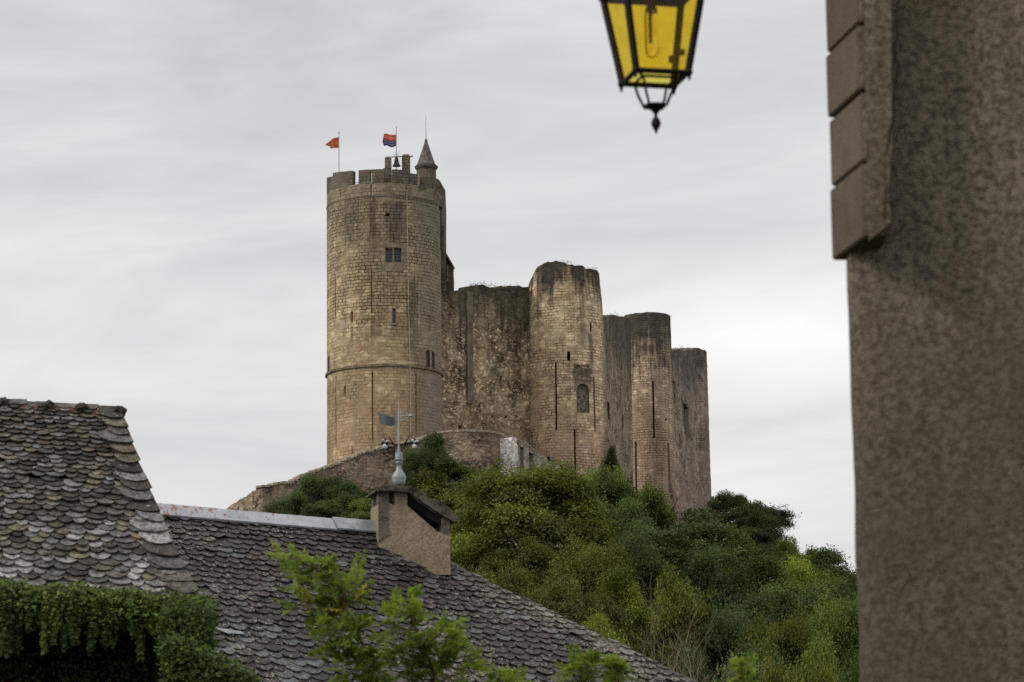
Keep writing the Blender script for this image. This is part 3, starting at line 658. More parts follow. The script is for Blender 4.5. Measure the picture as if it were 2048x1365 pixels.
# wall 3-4
S3 = Seg(P2(1334, 350), P2(1392, 381))
m_cw3 = masonry('curtain_grey_far', [(0.19, 0.16, 0.12), (0.33, 0.28, 0.21), (0.22, 0.185, 0.14)], JT, 0.5, 0.26, zc(1365, 697, 366), 6, 0.8, gain=1.2, rubble=0.35, seed=11, grey=(0.10, 0.09, 0.08))
cw3 = thing('curtain_wall', 'grey curtain wall with a dark hole between third tower and far corner tower', 'castle wall', (S3.a.x, S3.a.y, 40))
o_ = [op(S3, 1372.5, 817, 868, 8), op(S3, 1348.5, 765, 785, 4), op(S3, 1350, 790, 806, 2.5), op(S3, 1360, 870, 895, 2), op(S3, 1354, 908, 915, 1.8), op(S3, 1362, 910, 918, 1.8)]
shell('wall_face', cw3, m_cw3, S3, 0, S3.L, 38, topfn(S3, [(1334, 700), (1345, 702), (1356, 697), (1368, 700), (1392, 699)]), opens=o_, step=0.35, amp=0.06, thick=1.5, rag=0.34, seed=23, back=True)
for o in o_: recess('arrow_slit', cw3, S3, *o, 0.8, m_cw3, m_dark)
# tower 4
DT4 = 385.0
T4 = Cyl(1378, DT4, 36.5, prof=lambda z: interp([(zc(1376, 1000, DT4), 1.05), (zc(1376, 700, DT4), .98)], z))
m_t4 = masonry('tower_far_ashlar', [(0.21, 0.17, 0.125), (0.35, 0.285, 0.215), (0.25, 0.205, 0.16)], JT, 0.62, 0.30, zc(1376, 700, DT4), 8.0, 0.85, gain=1.15, zred=zc(1376, 900, DT4), streak=0.5, seed=14, grey=(0.085, 0.077, 0.068), red=(0.19, 0.135, 0.11))
t4 = thing('castle_tower', 'farthest round corner tower at the right end of the castle', 'castle tower', (T4.c.x, T4.c.y, 38))
o4 = [op(T4, 1385, 820, 918, 1.2)]
shell('tower_wall', t4, m_t4, T4, -T4.L/2, T4.L/2, 38, zc(1376, 704, DT4), opens=o4, step=0.36, amp=0.04, thick=1.0, closed=True, inner=2, rag=0.30, seed=28)
for o in o4: recess('arrow_slit', t4, T4, *o, 0.8, m_t4, m_dark)
# talus / apron wall at the foot of the far tower
S4 = Seg(P2(1335, 343), P2(1432, 372), batter=0.12, z0=48)
m_tal = masonry('apron_render', [(0.26, 0.20, 0.15), (0.34, 0.27, 0.20), (0.24, 0.19, 0.14)], (0.12, .09, .07), 0.6, 0.3, zc(1380, 960, 360), 2.0, 0.6, rubble=0.4, seed=15, streak=0.4, grey=(0.13, 0.115, 0.10), bstr=0.4)
ta = thing('apron_wall', 'pale sloping apron wall below the far corner tower', 'castle wall', (S4.a.x, S4.a.y, 38))
shell('wall_face', ta, m_tal, S4, 0, S4.L, 36, topfn(S4, [(1335, 935), (1352, 945), (1370, 956), (1386, 968), (1402, 974), (1418, 986), (1432, 1002)]), step=0.35, amp=0.1, thick=1.2, rag=0.3, seed=33, back=True)

# ------------------------------------------------------------------ outer ramparts
RUB = [(0.17, 0.125, 0.08), (0.30, 0.24, 0.165), (0.22, 0.175, 0.12)]
m_ramp = masonry('rampart_rubble', RUB, (0.035, 0.028, 0.02), 0.42, 0.20, zc(700, 900, 272), 1.2, 0.5, gain=1.25, rubble=0.6, seed=17, streak=0.25, grey=(0.09, 0.08, 0.06), bstr=1.0, holes=0.8)
m_coping = plain('dry_stone_coping', (0.34, 0.29, 0.22), 0.95, 3, 0.5, 0.8, 0.1)
def rampart(S, pts, label, mat, seed, D, cop=True):
    t = thing('rampart', label, 'castle wall', (S.a.x, S.a.y, 30))
    tf = topfn(S, pts)
    shell('wall_face', t, mat, S, 0, S.L, 24, tf, step=0.35, amp=0.12, thick=1.0, rag=0.12, seed=seed, back=True)
    if cop:
        b = MB(); u = 0; r_ = random.Random(seed)
        while u < S.L:
            s = 0.18+0.28*r_.random(); z = tf(u)+0.12*(noise.noise(Vector((u*0.9+seed, 3.3, 0)))+0.6*noise.noise(Vector((u*2.7+seed, 9.3, 0))))
            b.box(S.map(u, z+.05, 0.35), s*1.1, 0.95, 0.13+0.12*r_.random(), Matrix.Rotation(math.atan2(S.t.y, S.t.x), 3, 'Z') @ Matrix.Rotation(r_.uniform(-.15, .15), 3, 'Y')); u += s
        b.build('coping_stones', m_coping, t)
    return t
SR1 = Seg(P2(436, 268), P2(526, 262))
rampart(SR1, [(436, 1027), (450, 1018), (470, 1005), (490, 994), (508, 982), (526, 974)], 'lowest sloping end of the outer rampart at the far left of the castle hill', m_ramp, 41, 265, False)
SR2 = Seg(P2(526, 262), P2(860, 274))
rampart(SR2, [(526, 974), (560, 969), (580, 967), (600, 957), (630, 944), (655, 936), (680, 926), (705, 916), (735, 905), (765, 896), (800, 888), (830, 883), (860, 872)], 'long rubble rampart climbing to the right in front of the keep', m_ramp, 45, 268)
BR = Cyl(928, 276, 80)
br_ = thing('bastion', 'low rounded bastion of coursed rubble below the curtain wall', 'castle wall', (BR.c.x, BR.c.y, 30))
m_bas = masonry('bastion_rubble', [(0.20, 0.155, 0.10), (0.31, 0.25, 0.17), (0.24, 0.19, 0.13)], (0.05, 0.04, 0.03), 0.40, 0.19, zc(928, 862, 272), 0.8, 0.4, gain=1.25, rubble=0.5, seed=19, streak=0.2, grey=(0.09, 0.08, 0.06), bstr=1.0, holes=0.7)
zb_ = BR.uz(928, 863)[1]
shell('bastion_wall', br_, m_bas, BR, -BR.L/2, BR.L/2, 28, zb_, step=0.35, amp=0.07, thick=0.8, closed=True, inner=.8, rag=0.05, seed=51)
b = MB(); u = -BR.R*1.9; r_ = random.Random(5)
while u < BR.R*1.9:
    s = .2+.25*r_.random(); p_ = BR.map(u, zb_+.06, .35); b.box(p_, s*1.1, .8, .14+.12*r_.random(), Matrix.Rotation(u/BR.R+BR.th0(), 3, 'Z') @ Matrix.Rotation(r_.uniform(-.15, .15), 3, 'Y')); u += s
b.build('coping_stones', m_coping, br_)
# ruined outwork wall with bleached end
m_out = masonry('outwork_rubble', [(0.26, 0.225, 0.17), (0.46, 0.41, 0.33), (0.30, 0.26, 0.20)], (0.07, 0.058, 0.045), 0.36, 0.17, zc(1060, 890, 280)+2, 0.3, 0.1, rubble=0.55, seed=21, streak=0.2, grey=(0.14, 0.12, 0.10), bstr=1.0, holes=0.6)
m_bleach = masonry('bleached_stone', [(0.42, 0.385, 0.32), (0.60, 0.57, 0.50), (0.5, 0.46, 0.39)], (0.07, 0.055, 0.04), 0.34, 0.17, zc(1030, 878, 278)+2, 0.2, 0.0, gain=1.25, rubble=0.55, seed=22, streak=0.0, grey=(.2, .18, .15), bstr=1.0)
ow = thing('ruined_outwork', 'ruined outwork wall with pale broken end and narrow openings below second tower', 'ruin', W(1030, 940, 279))
S5 = Seg(P2(1032.5, 276.0), P2(1152, 292))
oo = [op(S5, 1044, 896, 945, 7), op(S5, 1063, 908, 955, 9), op(S5, 1060, 893, 903, 2)]
shell('wall_face', ow, m_out, S5, 0, S5.L, 30, topfn(S5, [(1032, 878), (1046, 880), (1056, 886), (1068, 899), (1084, 910), (1100, 921), (1120, 931), (1140, 945), (1152, 953)]), opens=oo, step=0.3, amp=0.08, thick=0.9, rag=0.15, seed=61, back=True)
for o in oo: recess('opening', ow, S5, *o, 0.7, m_out, m_dark)
S6 = Seg(P2(1010, 274.0), P2(1032.5, 275.9))
shell('broken_end', ow, m_bleach, S6, 0, S6.L, 30, topfn(S6, [(1008, 884), (1012, 876), (1020, 880), (1026, 876), (1034, 879)]), step=0.25, amp=0.12, thick=0.9, rag=0.12, seed=67, back=True)
# floodlight on a bracket pole
fl = thing('floodlight', 'pair of floodlights on a thin braced pole in front of second tower', 'floodlight', W(1090, 945, 284))
b = MB(); b.tube([W(1090, 960, 284), W(1090, 919, 284)], 0.045, 6); b.tube([W(1095, 945, 284), W(1110, 924, 284)], 0.03, 6); b.tube([W(1090, 921, 284), W(1112, 922, 284)], 0.035, 6); b.build('pole', m_iron, fl)
for px, c_ in ((1096, m_iron), (1105.5, plain('lamp_housing', (0.25, 0.26, 0.28), 0.4))):
    b = MB(); cc_ = W(px, 917.5, 284); b.box(cc_, .38, .3, .24, Matrix.Rotation(.3, 3, 'X')); b.box(cc_+Vector((0, -.05, .15)), .42, .34, .03); b.build('lamp_head', c_, fl)

# ------------------------------------------------------------------ foliage
def leaf_mat(name, trans=0.35, hue=0.0):
    m, nt = new_mat(name)
    a = nd(nt, 'ShaderNodeAttribute', attribute_name='col').outputs[0]
    oi = nd(nt, 'ShaderNodeObjectInfo')
    c = VM(nt, 'MULTIPLY', a, oi.outputs['Color'])
    df = nd(nt, 'ShaderNodeBsdfPrincipled', {'Base Color': c, 'Roughness': 0.6, 'Specular IOR Level': 0.2})
    t = nd(nt, 'ShaderNodeBsdfTranslucent', {0: VM(nt, 'MULTIPLY', c, (1.25, 1.3, 0.7))})
    nd(nt, 'ShaderNodeOutputMaterial', {0: nd(nt, 'ShaderNodeMixShader', {0: trans, 1: df.outputs[0], 2: t.outputs[0]}).outputs[0]})
    return m
m_leaf = leaf_mat('tree_leaves', 0.3)
m_bark = plain('bark', (0.055, 0.042, 0.030), 0.95, 2.0, 0.4, 0.8, 0.05)
def leaves_mesh(name, P, Nn, S, C, mat, aspect=0.62, fold=0.15):
    """n leaf quads: centres P, normals Nn, sizes S, colours C"""
    n = len(P); rs = np.random.RandomState(n % 977)
    Nn = Nn/np.maximum(1e-9, np.linalg.norm(Nn, axis=1))[:, None]
    t = rs.normal(size=(n, 3)); t -= (t*Nn).sum(1)[:, None]*Nn; t /= np.linalg.norm(t, axis=1)[:, None]
    bt = np.cross(Nn, t)
    L = S[:, None]; Wd = L*aspect
    v = np.stack([P-t*L*.5, P+bt*Wd*.5+Nn*L*fold*.3, P+t*L*.5, P-bt*Wd*.5+Nn*L*fold*.3], axis=1).reshape(-1, 3)
    me = bpy.data.meshes.new(name)
    me.vertices.add(4*n); me.vertices.foreach_set('co', v.astype(np.float32).ravel())
    me.loops.add(4*n); me.loops.foreach_set('vertex_index', np.arange(4*n, dtype=np.int32))
    me.polygons.add(n); me.polygons.foreach_set('loop_start', np.arange(0, 4*n, 4, dtype=np.int32))
    try: me.polygons.foreach_set('loop_total', np.full(n, 4, dtype=np.int32))
    except Exception: pass
    a = me.color_attributes.new('col', 'FLOAT_COLOR', 'POINT')
    c = np.ones((4*n, 4), dtype=np.float32); c[:, :3] = np.repeat(C, 4, axis=0); a.data.foreach_set('color', c.ravel())
    me.materials.append(mat); me.update(calc_edges=True); me.validate()
    return me
def crown_mesh(name, seed, n_cl, n_lf, kind, leaf=0.17):
    """crown for a tree 9 m tall and 8 m wide standing at the origin; uneven outline from boughs of clumps"""
    rs = np.random.RandomState(seed); P = []; Nn = []; C = []
    boughs = []
    for k in range(25 if kind != 'round' else 52):
        th = rs.rand()*2*math.pi; ph = math.acos(rs.uniform(-0.85, 1)); rr = rs.uniform(.6, .98) if kind != 'round' else rs.uniform(.86, 1.0)
        if kind == 'round': c = np.array([math.cos(th)*math.sin(ph)*rr*3.4, math.sin(th)*math.sin(ph)*rr*3.4, 4.4+math.cos(ph)*rr*4.0])
        elif kind == 'upright': c = np.array([math.cos(th)*math.sin(ph)*rr*2.4, math.sin(th)*math.sin(ph)*rr*2.4, 4.6+math.cos(ph)*rr*3.9])
        else: c = np.array([math.cos(th)*math.sin(ph)*rr*3.2, math.sin(th)*math.sin(ph)*rr*3.2, 3.9+math.cos(ph)*rr*3.4])
        boughs.append((c, rs.uniform(.8, 1.4), rs.uniform(.5, 1.5)))
    per = max(4, n_lf//n_cl)
    for k in range(n_cl):
        c, br, bb = boughs[rs.randint(len(boughs))]
        d = rs.normal(size=3); d /= np.linalg.norm(d); d[2] = abs(d[2])*.8+d[2]*.2
        cc = c+d*br*rs.uniform(.55, 1.05)
        if rs.rand() < .06: cc = cc+d*rs.uniform(.15, .45)
        if kind == 'upright' and rs.rand() < .3: cc[2] += rs.uniform(0, .5)
        r = rs.uniform(.18, .40)
        m = int(per*rs.uniform(.6, 1.4))
        q = rs.normal(size=(m, 3))*np.array([r, r, r*.6])
        out = cc-np.array([0, 0, 4.0]); out /= np.linalg.norm(out)+1e-6
        nn = rs.normal(size=(m, 3))*.75+out*0.7+np.array([0, 0, .7])
        P.append(cc+q); Nn.append(nn)
        base = bb*rs.uniform(.65, 1.35)
        cl = np.array([1.0, 1.0, 1.0])*base
        w = rs.rand()
        tintc = np.array([1.0+.18*w, 1.0+.05*w, 1.0-.15*w])
        C.append((cl*tintc)[None, :]*rs.uniform(.82, 1.2, size=(m, 1)))
    P = np.concatenate(P); Nn = np.concatenate(Nn); C = np.concatenate(C)
    s = leaf*rs.uniform(.6, 1.3, size=len(P))
    return leaves_mesh(name, P, Nn, s, C, m_leaf)
def trunk_mesh(name, seed, kind):
    r_ = random.Random(seed); b = MB()
    b.tube([(0, 0, -1.5), (0.05, 0, 0), (-.05, .05, 1.2), (.1, 0, 2.6), (0, 0, 4.2), (.1, .1, 5.6)], [.34, .27, .22, .18, .12, .05], 8)
    for k in range(11):
        a = r_.random()*6.28; z = r_.uniform(1.3, 4.4); L = r_.uniform(2.2, 3.3)
        p0 = Vector((0, 0, z)); d = Vector((math.cos(a)*.75, math.sin(a)*.75, r_.uniform(.35, .95))).normalized()
        p1 = p0+d*L*.45+Vector((0, 0, .1)); p2 = p0+d*L+Vector((r_.uniform(-.3, .3), r_.uniform(-.3, .3), .35))
        b.tube([p0, p1, p2], [.10, .07, .03], 6)
        for j in range(3):
            e = (p1 if j < 1 else p2); f = e+Vector((r_.uniform(-1, 1), r_.uniform(-1, 1), r_.uniform(.1, .9)))*.8
            b.tube([e, f], [.035, .012], 5)
    me_o = b.build(name, m_bark); me = me_o.data; bpy.data.objects.remove(me_o); return me
CR = {}
for k, (kind, seed, ncl, nlf, lf) in {'round': ('round', 11, 3800, 135000, .155), 'bushA': ('bush', 21, 1300, 56000, .165), 'bushB': ('bush', 34, 1300, 56000, .165), 'bushC': ('bush', 47, 1300, 52000, .175),
                                      'upA': ('upright', 55, 950, 42000, .165), 'upB': ('upright', 68, 950, 42000, .165)}.items():
    CR[k] = (crown_mesh('crown', seed, ncl, nlf, kind, lf), trunk_mesh('trunk', seed, kind))
WID, HGT = {}, {}
for k, (cm, tm) in CR.items():
    a_ = np.zeros(len(cm.vertices)*3, dtype=np.float32); cm.vertices.foreach_get('co', a_); a_ = a_.reshape(-1, 3)
    HGT[k] = float(np.percentile(a_[:, 2], 99.3)); WID[k] = float(np.percentile(a_[:, 0], 98.5)-np.percentile(a_[:, 0], 1.5))
DG, MG, OL, YG, BG, EG = (0.047, 0.074, 0.023), (0.090, 0.132, 0.027), (0.094, 0.112, 0.020), (0.145, 0.185, 0.024), (0.078, 0.087, 0.024), (0.066, 0.102, 0.033)
def tree(px, ytop, wpx, D, kind, c, label, name='tree', cat='tree', group='trees on the castle hill', minh=2.0):
    wq = wpx/FPX*D; x, y = P2(px, D); zt_ = zc(px, ytop+5, D-wq*.22); g = ground_z(x, y); h = zt_-g
    if h < minh: g = zt_-minh; h = minh
    wm = wpx/FPX*D*(1.06 if wpx > 105 and wpx < 300 and D > 150 and ytop > 960 else 1.0)
    t = thing(name, label, cat, (x, y, g), group)
    cm, tm = CR[kind]
    sc = (wm/WID[kind], wm/WID[kind], h/HGT[kind])
    rz = (px*1.37) % 6.28
    for nm, me in (('crown', cm), ('trunk', tm)):
        o = bpy.data.objects.new(nm, me); link(o, t); o.scale = sc; o.rotation_euler.z = rz
        if nm == 'crown': o.color = (*c, 1)
    return t, h
TREES = [
 (1045, 932, 300, 205, 'round', OL, 'huge dome shaped olive green tree in the middle of the hillside'),
 (1180, 1085, 170, 190, 'round', OL, 'second olive dome crown low on the right flank of the huge dome tree'),
 (1105, 1185, 190, 172, 'round', BG, 'third rounded brownish crown at the foot of the huge dome tree'),
 (1050, 1078, 160, 199, 'bushB', OL, 'olive bush filling the shade right under the huge dome tree'),
 (1490, 1055, 130, 322, 'bushB', DG, 'dark lower bush directly beneath the cliff evergreen'),
 (1540, 1085, 90, 312, 'bushA', DG, 'small dark bush at the right foot of the cliff evergreen'),
 (1610, 1130, 120, 290, 'bushC', MG, 'green bush under the airy skyline tree on the right'),
 (1560, 1120, 130, 262, 'bushA', YG, 'lighter yellow green bush below the round topped skyline tree'),
 (868, 940, 140, 222, 'upB', OL, 'light olive feathery tree just left of the huge dome tree, above the chimney'),
 (938, 985, 110, 226, 'bushC', YG, 'small yellowish tree peeking out at the left flank of the huge dome tree'),
 (638, 948, 95, 256, 'bushA', DG, 'dark bush at the crest of the rampart left of the keep'),
 (700, 960, 110, 250, 'bushB', DG, 'dark bush against the rampart rubble under the left edge of keep'),
 (590, 985, 100, 253, 'bushC', EG, 'grey green bush above the zinc ridge, leftmost on the hillside'),
 (655, 1000, 120, 245, 'bushB', EG, 'low grey green bush directly above the middle of the zinc ridge'),
 (735, 990, 90, 243, 'bushA', MG, 'mid green bush touching the left side of the chimney'),
 (866, 862, 62, 266, 'upA', DG, 'dark conical evergreen in front of the right foot of the keep'),
 (905, 912, 110, 262, 'bushC', DG, 'dark spreading evergreen at the foot of the rounded bastion'),
 (835, 895, 70, 264, 'bushA', DG, 'dark shrub on the rampart between weather vane and conical evergreen'),
 (1128, 940, 100, 262, 'bushB', EG, 'grey green tree under the floodlights at the foot of second tower'),
 (1205, 938, 125, 258, 'bushA', MG, 'mid green tree hiding the foot of second tower at its right'),
 (1222, 890, 34, 302, 'upB', DG, 'narrow dark shrub in the corner between second tower and grey wall'),
 (1300, 974, 120, 262, 'bushC', MG, 'leafy tree with pale top below the slender third tower'),
 (1255, 1000, 130, 245, 'bushB', EG, 'grey green tree in front of the wall between second and third tower'),
 (1180, 1000, 130, 235, 'upA', DG, 'dark tree behind the right shoulder of the huge dome tree'),
 (1375, 1015, 150, 250, 'upB', EG, 'tall grey green tree below the pale apron wall'),
 (1445, 982, 90, 345, 'bushA', DG, 'dark shrub beside the foot of the far corner tower'),
 (1490, 1000, 130, 335, 'bushC', DG, 'dense dark evergreen on the cliff edge right of the castle'),
 (1515, 1020, 80, 325, 'upA', DG, 'dark upright tree at the outer edge of the cliff evergreen'),
 (1445, 1050, 130, 262, 'upA', MG, 'mid green tree below the dark cliff evergreen'),
 (1330, 1060, 190, 215, 'upB', EG, 'broad grey green tree in the centre of the wooded slope'),
 (1250, 1075, 150, 205, 'bushA', DG, 'dark bushy tree right of the huge dome tree'),
 (1410, 1105, 160, 210, 'bushB', DG, 'dark bushy tree in the middle right of the slope'),
 (1240, 1135, 120, 178, 'upB', YG, 'bright yellow green sapling crown below the dome tree'),
 (1330, 1150, 130, 175, 'bushC', OL, 'olive tree with brownish shoots in the lower middle slope'),
 (1130, 1160, 190, 170, 'bushB', BG, 'brownish green bush under the dome tree beside roof edge'),
 (965, 1130, 150, 172, 'bushA', BG, 'dark brown green bush between chimney and dome tree'),
 (1570, 1075, 110, 300, 'bushB', MG, 'round topped tree on the skyline right of the cliff evergreen'),
 (1632, 1095, 120, 300, 'upA', EG, 'airy tree standing highest on the right skyline'),
 (1692, 1148, 90, 290, 'bushC', DG, 'last dark tree on the skyline beside the house corner'),
 (1520, 1110, 150, 245, 'upB', MG, 'mid green tree halfway down the right slope'),
 (1600, 1165, 170, 235, 'bushA', EG, 'wide grey green tree on the right slope'),
 (1670, 1200, 160, 200, 'round', MG, 'large rounded green tree next to the house corner'),
 (1480, 1195, 160, 195, 'bushC', DG, 'dark bush in the hollow of the right slope'),
 (1540, 1245, 170, 172, 'round', OL, 'rounded tree with yellowing tips low on the right'),
 (1425, 1235, 150, 175, 'bushA', DG, 'dark glossy bush in the lower centre right'),
 (1630, 1285, 170, 160, 'bushB', MG, 'green bush at the bottom right beside the house corner'),
 (1480, 1300, 160, 155, 'bushC', EG, 'low grey green thicket at the bottom edge right of bare shrub'),
 (1570, 1325, 150, 148, 'bushA', OL, 'yellowish bush at the bottom edge of the picture'),
 (1190, 1235, 100, 150, 'upA', YG, 'small bright green bush just above the sloping roof edge'),
 (1370, 1310, 150, 150, 'bushB', DG, 'dark thicket behind the lower tip of the roof edge'),
]
for i, (px, yt, w, D, kind, c, lab) in enumerate(TREES):
    r_ = random.Random(i); k = r_.uniform(.85, 1.2)
    tree(px, yt, w, D, kind, tuple(x*k for x in c), lab, *(('shrub', 'shrub') if any(q in lab for q in ('bush', 'shrub', 'thicket')) and 'bushy' not in lab else ('tree', 'tree')))
# undergrowth that covers the slope
def undergrowth():
    rs = np.random.RandomState(5); P = []; C = []; Nn = []; S = []
    for k in range(8000):
        y = rs.uniform(112, 350); px = rs.uniform(380, 1760); x = (px-1024)/FPX*y
        if y > 262 and px < 1418: continue
        z = ground_z(x, y); r = rs.uniform(.5, 1.3); m = 34
        q = rs.normal(size=(m, 3))*np.array([r, r, r*.45]); hgt = rs.uniform(.2, 1.6)
        P.append(np.array([x, y, z+hgt])+q); Nn.append(rs.normal(size=(m, 3))*.7+np.array([0, -.3, .9]))
        c = np.array([(DG, MG, DG, EG, OL)[rs.randint(5)]])*rs.uniform(.5, 1.0)
        C.append(np.repeat(c, m, 0)*rs.uniform(.6, 1.4, size=(m, 1))); S.append(rs.uniform(.12, .26, size=m))
    me = leaves_mesh('undergrowth', np.concatenate(P), np.concatenate(Nn), np.concatenate(S), np.concatenate(C), m_leaf)
    o = link(bpy.data.objects.new('undergrowth', me)); tag(o, 'dense dark green undergrowth covering the hillside between the trees', 'undergrowth', kind='stuff')
undergrowth()
# leafless shrub
def bare_shrub():
    D = 146.0; x, y = P2(1290, D); base = Vector((x, y, ground_z(x, y)))
    t = thing('bare_shrub', 'leafless pale brown shrub above the lower roof edge', 'shrub', base)
    b = MB(); r_ = random.Random(3)
    def grow(p, d, L, rad, n):
        q = p+d*L*.5+Vector((r_.uniform(-1, 1), r_.uniform(-1, 1), r_.uniform(-.3, .6)))*L*.07; e = q+(d+Vector((r_.uniform(-.2, .2),)*3)).normalized()*L*.5
        b.tube([p, q, e], [rad, rad*.8, rad*.6], 5, caps=False)
        if n:
            for _ in range(3 if n > 1 else 4):
                nd_ = (d+Vector((r_.uniform(-.9, .9), r_.uniform(-.5, .5), r_.uniform(-.35, .6)))).normalized()
                grow(e if r_.random() < .7 else q, nd_, L*r_.uniform(.6, .85), rad*.55, n-1)
    ht = zc(1290, 1240, D)-base.z
    for k in range(6):
        a = r_.uniform(-1.2, 1.2); grow(base+Vector((r_.uniform(-.8, 1.2), r_.uniform(-.4, .4), ht*.15)), Vector((math.sin(a), r_.uniform(-.4, .3), math.cos(a))).normalized(), ht*.30, .042, 4)
    b.build('branches', plain('dry_twigs', (0.27, 0.22, 0.155), 0.9), t)
bare_shrub()

def tufts(parent, spots, seed, c=(.055, .06, .025), h=.35):
    rs = np.random.RandomState(seed); P = []; Nn = []; C = []; S = []
    for (px, py, D, w) in spots:
        q = np.array(W(px, py, D)); m = int(30*w)
        P.append(q+rs.normal(size=(m, 3))*np.array([.3*w, .25, h*.35])); Nn.append(rs.normal(size=(m, 3))*np.array([1, 1, .3])); C.append(np.array([c])*rs.uniform(.5, 1.4, size=(m, 1))); S.append(rs.uniform(.08, .24, size=m))
    L = np.array(parent_loc(parent)); me = leaves_mesh('wall_plants', np.concatenate(P)-L, np.concatenate(Nn), np.concatenate(S), np.concatenate(C), m_leaf, aspect=.3)
    link(bpy.data.objects.new('wall_plants', me), parent)['kind'] = 'stuff'
tufts(cw, [(945, 571, 294, 1), (958, 568, 295, 1.6), (975, 571, 296, 1.2), (985, 573, 297, 1), (1010, 573, 299, 1), (1035, 573, 301, .8)], 1)
tufts(t2, [(1100, 528, 299, 1), (1120, 524, 299, 1.4), (1138, 525, 299, 1.2), (1165, 533, 299, 1), (1190, 538, 299, .8), (1158, 600, 297, .4)], 2)
tufts(cw3, [(1348, 700, 358, .8), (1360, 696, 365, 1.2)], 3)
tufts(t4, [(1375, 700, 382, 1.4), (1392, 702, 382, 1.2), (1408, 706, 384, 1), (1413, 735, 384, .6)], 4)
tufts(t3, [(1262, 630, 342, .7), (1300, 628, 342, .5), (1334, 633, 342, .7)], 5)
tufts(cw2, [(1224, 630, 325, 1), (1236, 632, 330, .7)], 6)

# ------------------------------------------------------------------ slate roofs
class Plane:
    """roof plane through a ridge line a->b with the given pitch; u along ridge, v down the slope"""
    def __init__(s, a, b, pitch):
        s.o = Vector(a); s.t = (Vector(b)-s.o).normalized()
        h = Vector((s.t.y, -s.t.x, 0)).normalized()       # horizontal, to the camera side
        if h.y > 0: h = -h
        d = h*math.cos(pitch)+Vector((0, 0, -math.sin(pitch)))
        s.v = (d-s.t*d.dot(s.t)).normalized(); s.n = s.t.cross(s.v).normalized()
        if s.n.z < 0: s.n = -s.n
        s.pitch = pitch; s.h = h
    def hit(s, px, py):
        d = ray(px, py); k = s.n.dot(s.o)/s.n.dot(d); return d*k
    def uv(s, px, py):
        p = s.hit(px, py)-s.o; return (p.dot(s.t), p.dot(s.v))
    def at(s, u, v, n=0.0): return s.o+s.t*u+s.v*v+s.n*n
def clip_u(poly, lim, side):
    out = []
    for i in range(len(poly)):
        a, b = poly[i-1], poly[i]
        ia = (a[0] <= lim) if side > 0 else (a[0] >= lim); ib = (b[0] <= lim) if side > 0 else (b[0] >= lim)
        if ia != ib:
            k = (lim-a[0])/(b[0]-a[0]); out.append((lim, a[1]+(b[1]-a[1])*k))
        if ib: out.append(b)
    return out
def slates(name, parent, mat, PL, v0, v1, ulo, uhi, cw, ch, thick, colf, seed, jit=0.12, round_=0.55, hip=0.0, tilt=0.045, grow=0.0):
    r_ = random.Random(seed); V = []; F = []; C = []
    def tile(uc, vb, w, chh, flat=False, lift=0.0):
        L = chh*2.3; drop = chh*round_*(0.35 if flat else 1.0)*r_.uniform(.85, 1.15)
        sk = r_.uniform(-.11, .11); K_ = 7
        bot = []
        for k in range(K_+1):
            s = -1+2*k/K_
            bot.append((uc+s*w/2+r_.uniform(-1, 1)*w*.015, vb-drop*(abs(s)**(3.0 if flat else 2.3))+sk*s*chh+r_.uniform(-1, 1)*chh*.03))
        poly = [(uc-w/2, vb-L)]+bot+[(uc+w/2, vb-L)]
        lo_, hi_ = ulo(vb), uhi(vb)
        hi_ += r_.uniform(-.5, .5)*(hip*.10 if hip else .035)
        sl_ = (uhi(vb+.12)-uhi(vb-.12))/.24
        poly = [(a-sl_*(b_-vb), b_) for a, b_ in poly]
        poly = clip_u(poly, hi_, 1)
        if len(poly) < 3: return
        poly = [(a+sl_*(b_-vb), b_) for a, b_ in poly]
        poly = clip_u(poly, lo_, -1)
        if len(poly) < 3: return
        c = colf(r_, uc, vb); n0 = len(V); n = len(poly); th = thick*r_.uniform(.7, 1.3)
        lf = r_.uniform(-.004, .010)+lift; rr = r_.uniform(-.045, .045)
        for top in (1, 0):
            for (u, v) in poly:
                f = (v-(vb-L))/L
                h = tilt*f+lf+(u-uc)*rr+(th if top else 0)-.01
                V.append(PL.at(u, v, h)); C.append(c)
        F.append(tuple(range(n0, n0+n)))
        for k in range(n): F.append((n0+k, n0+n+k, n0+n+(k+1) % n, n0+(k+1) % n))
    v = v0; row = 0
    while v < v1:
        s = 1+grow*(v-v0)/(v1-v0)
        u = ulo(v)-cw*r_.uniform(0, 1) if jit > .15 else ulo(v)-cw*(.5 if row % 2 else 0)-.2
        hi_ = uhi(v)-(hip*.75 if hip else 0)
        while u < hi_+cw:
            w = cw*s*r_.uniform(1-jit, 1+jit*1.3)
            if r_.random() < .012: u += w; continue
            if u+w*.3 < hi_+ (cw*.4 if not hip else 0): tile(u+w/2, v+r_.uniform(-1, 1)*ch*jit*.45, w*1.04, ch*s)
            u += w
        if hip and row % 2 == 0 and row > 1: tile(uhi(v)-hip*r_.uniform(.30, .50)*s, v+ch*r_.uniform(-.1, .3), hip*r_.uniform(.85, 1.4)*s, ch*s*1.7, False, 0.02)
        v += ch*s*r_.uniform(.93, 1.07); row += 1
    o = mesh_obj(name, V, F, mat, parent, colr=C)
    return o
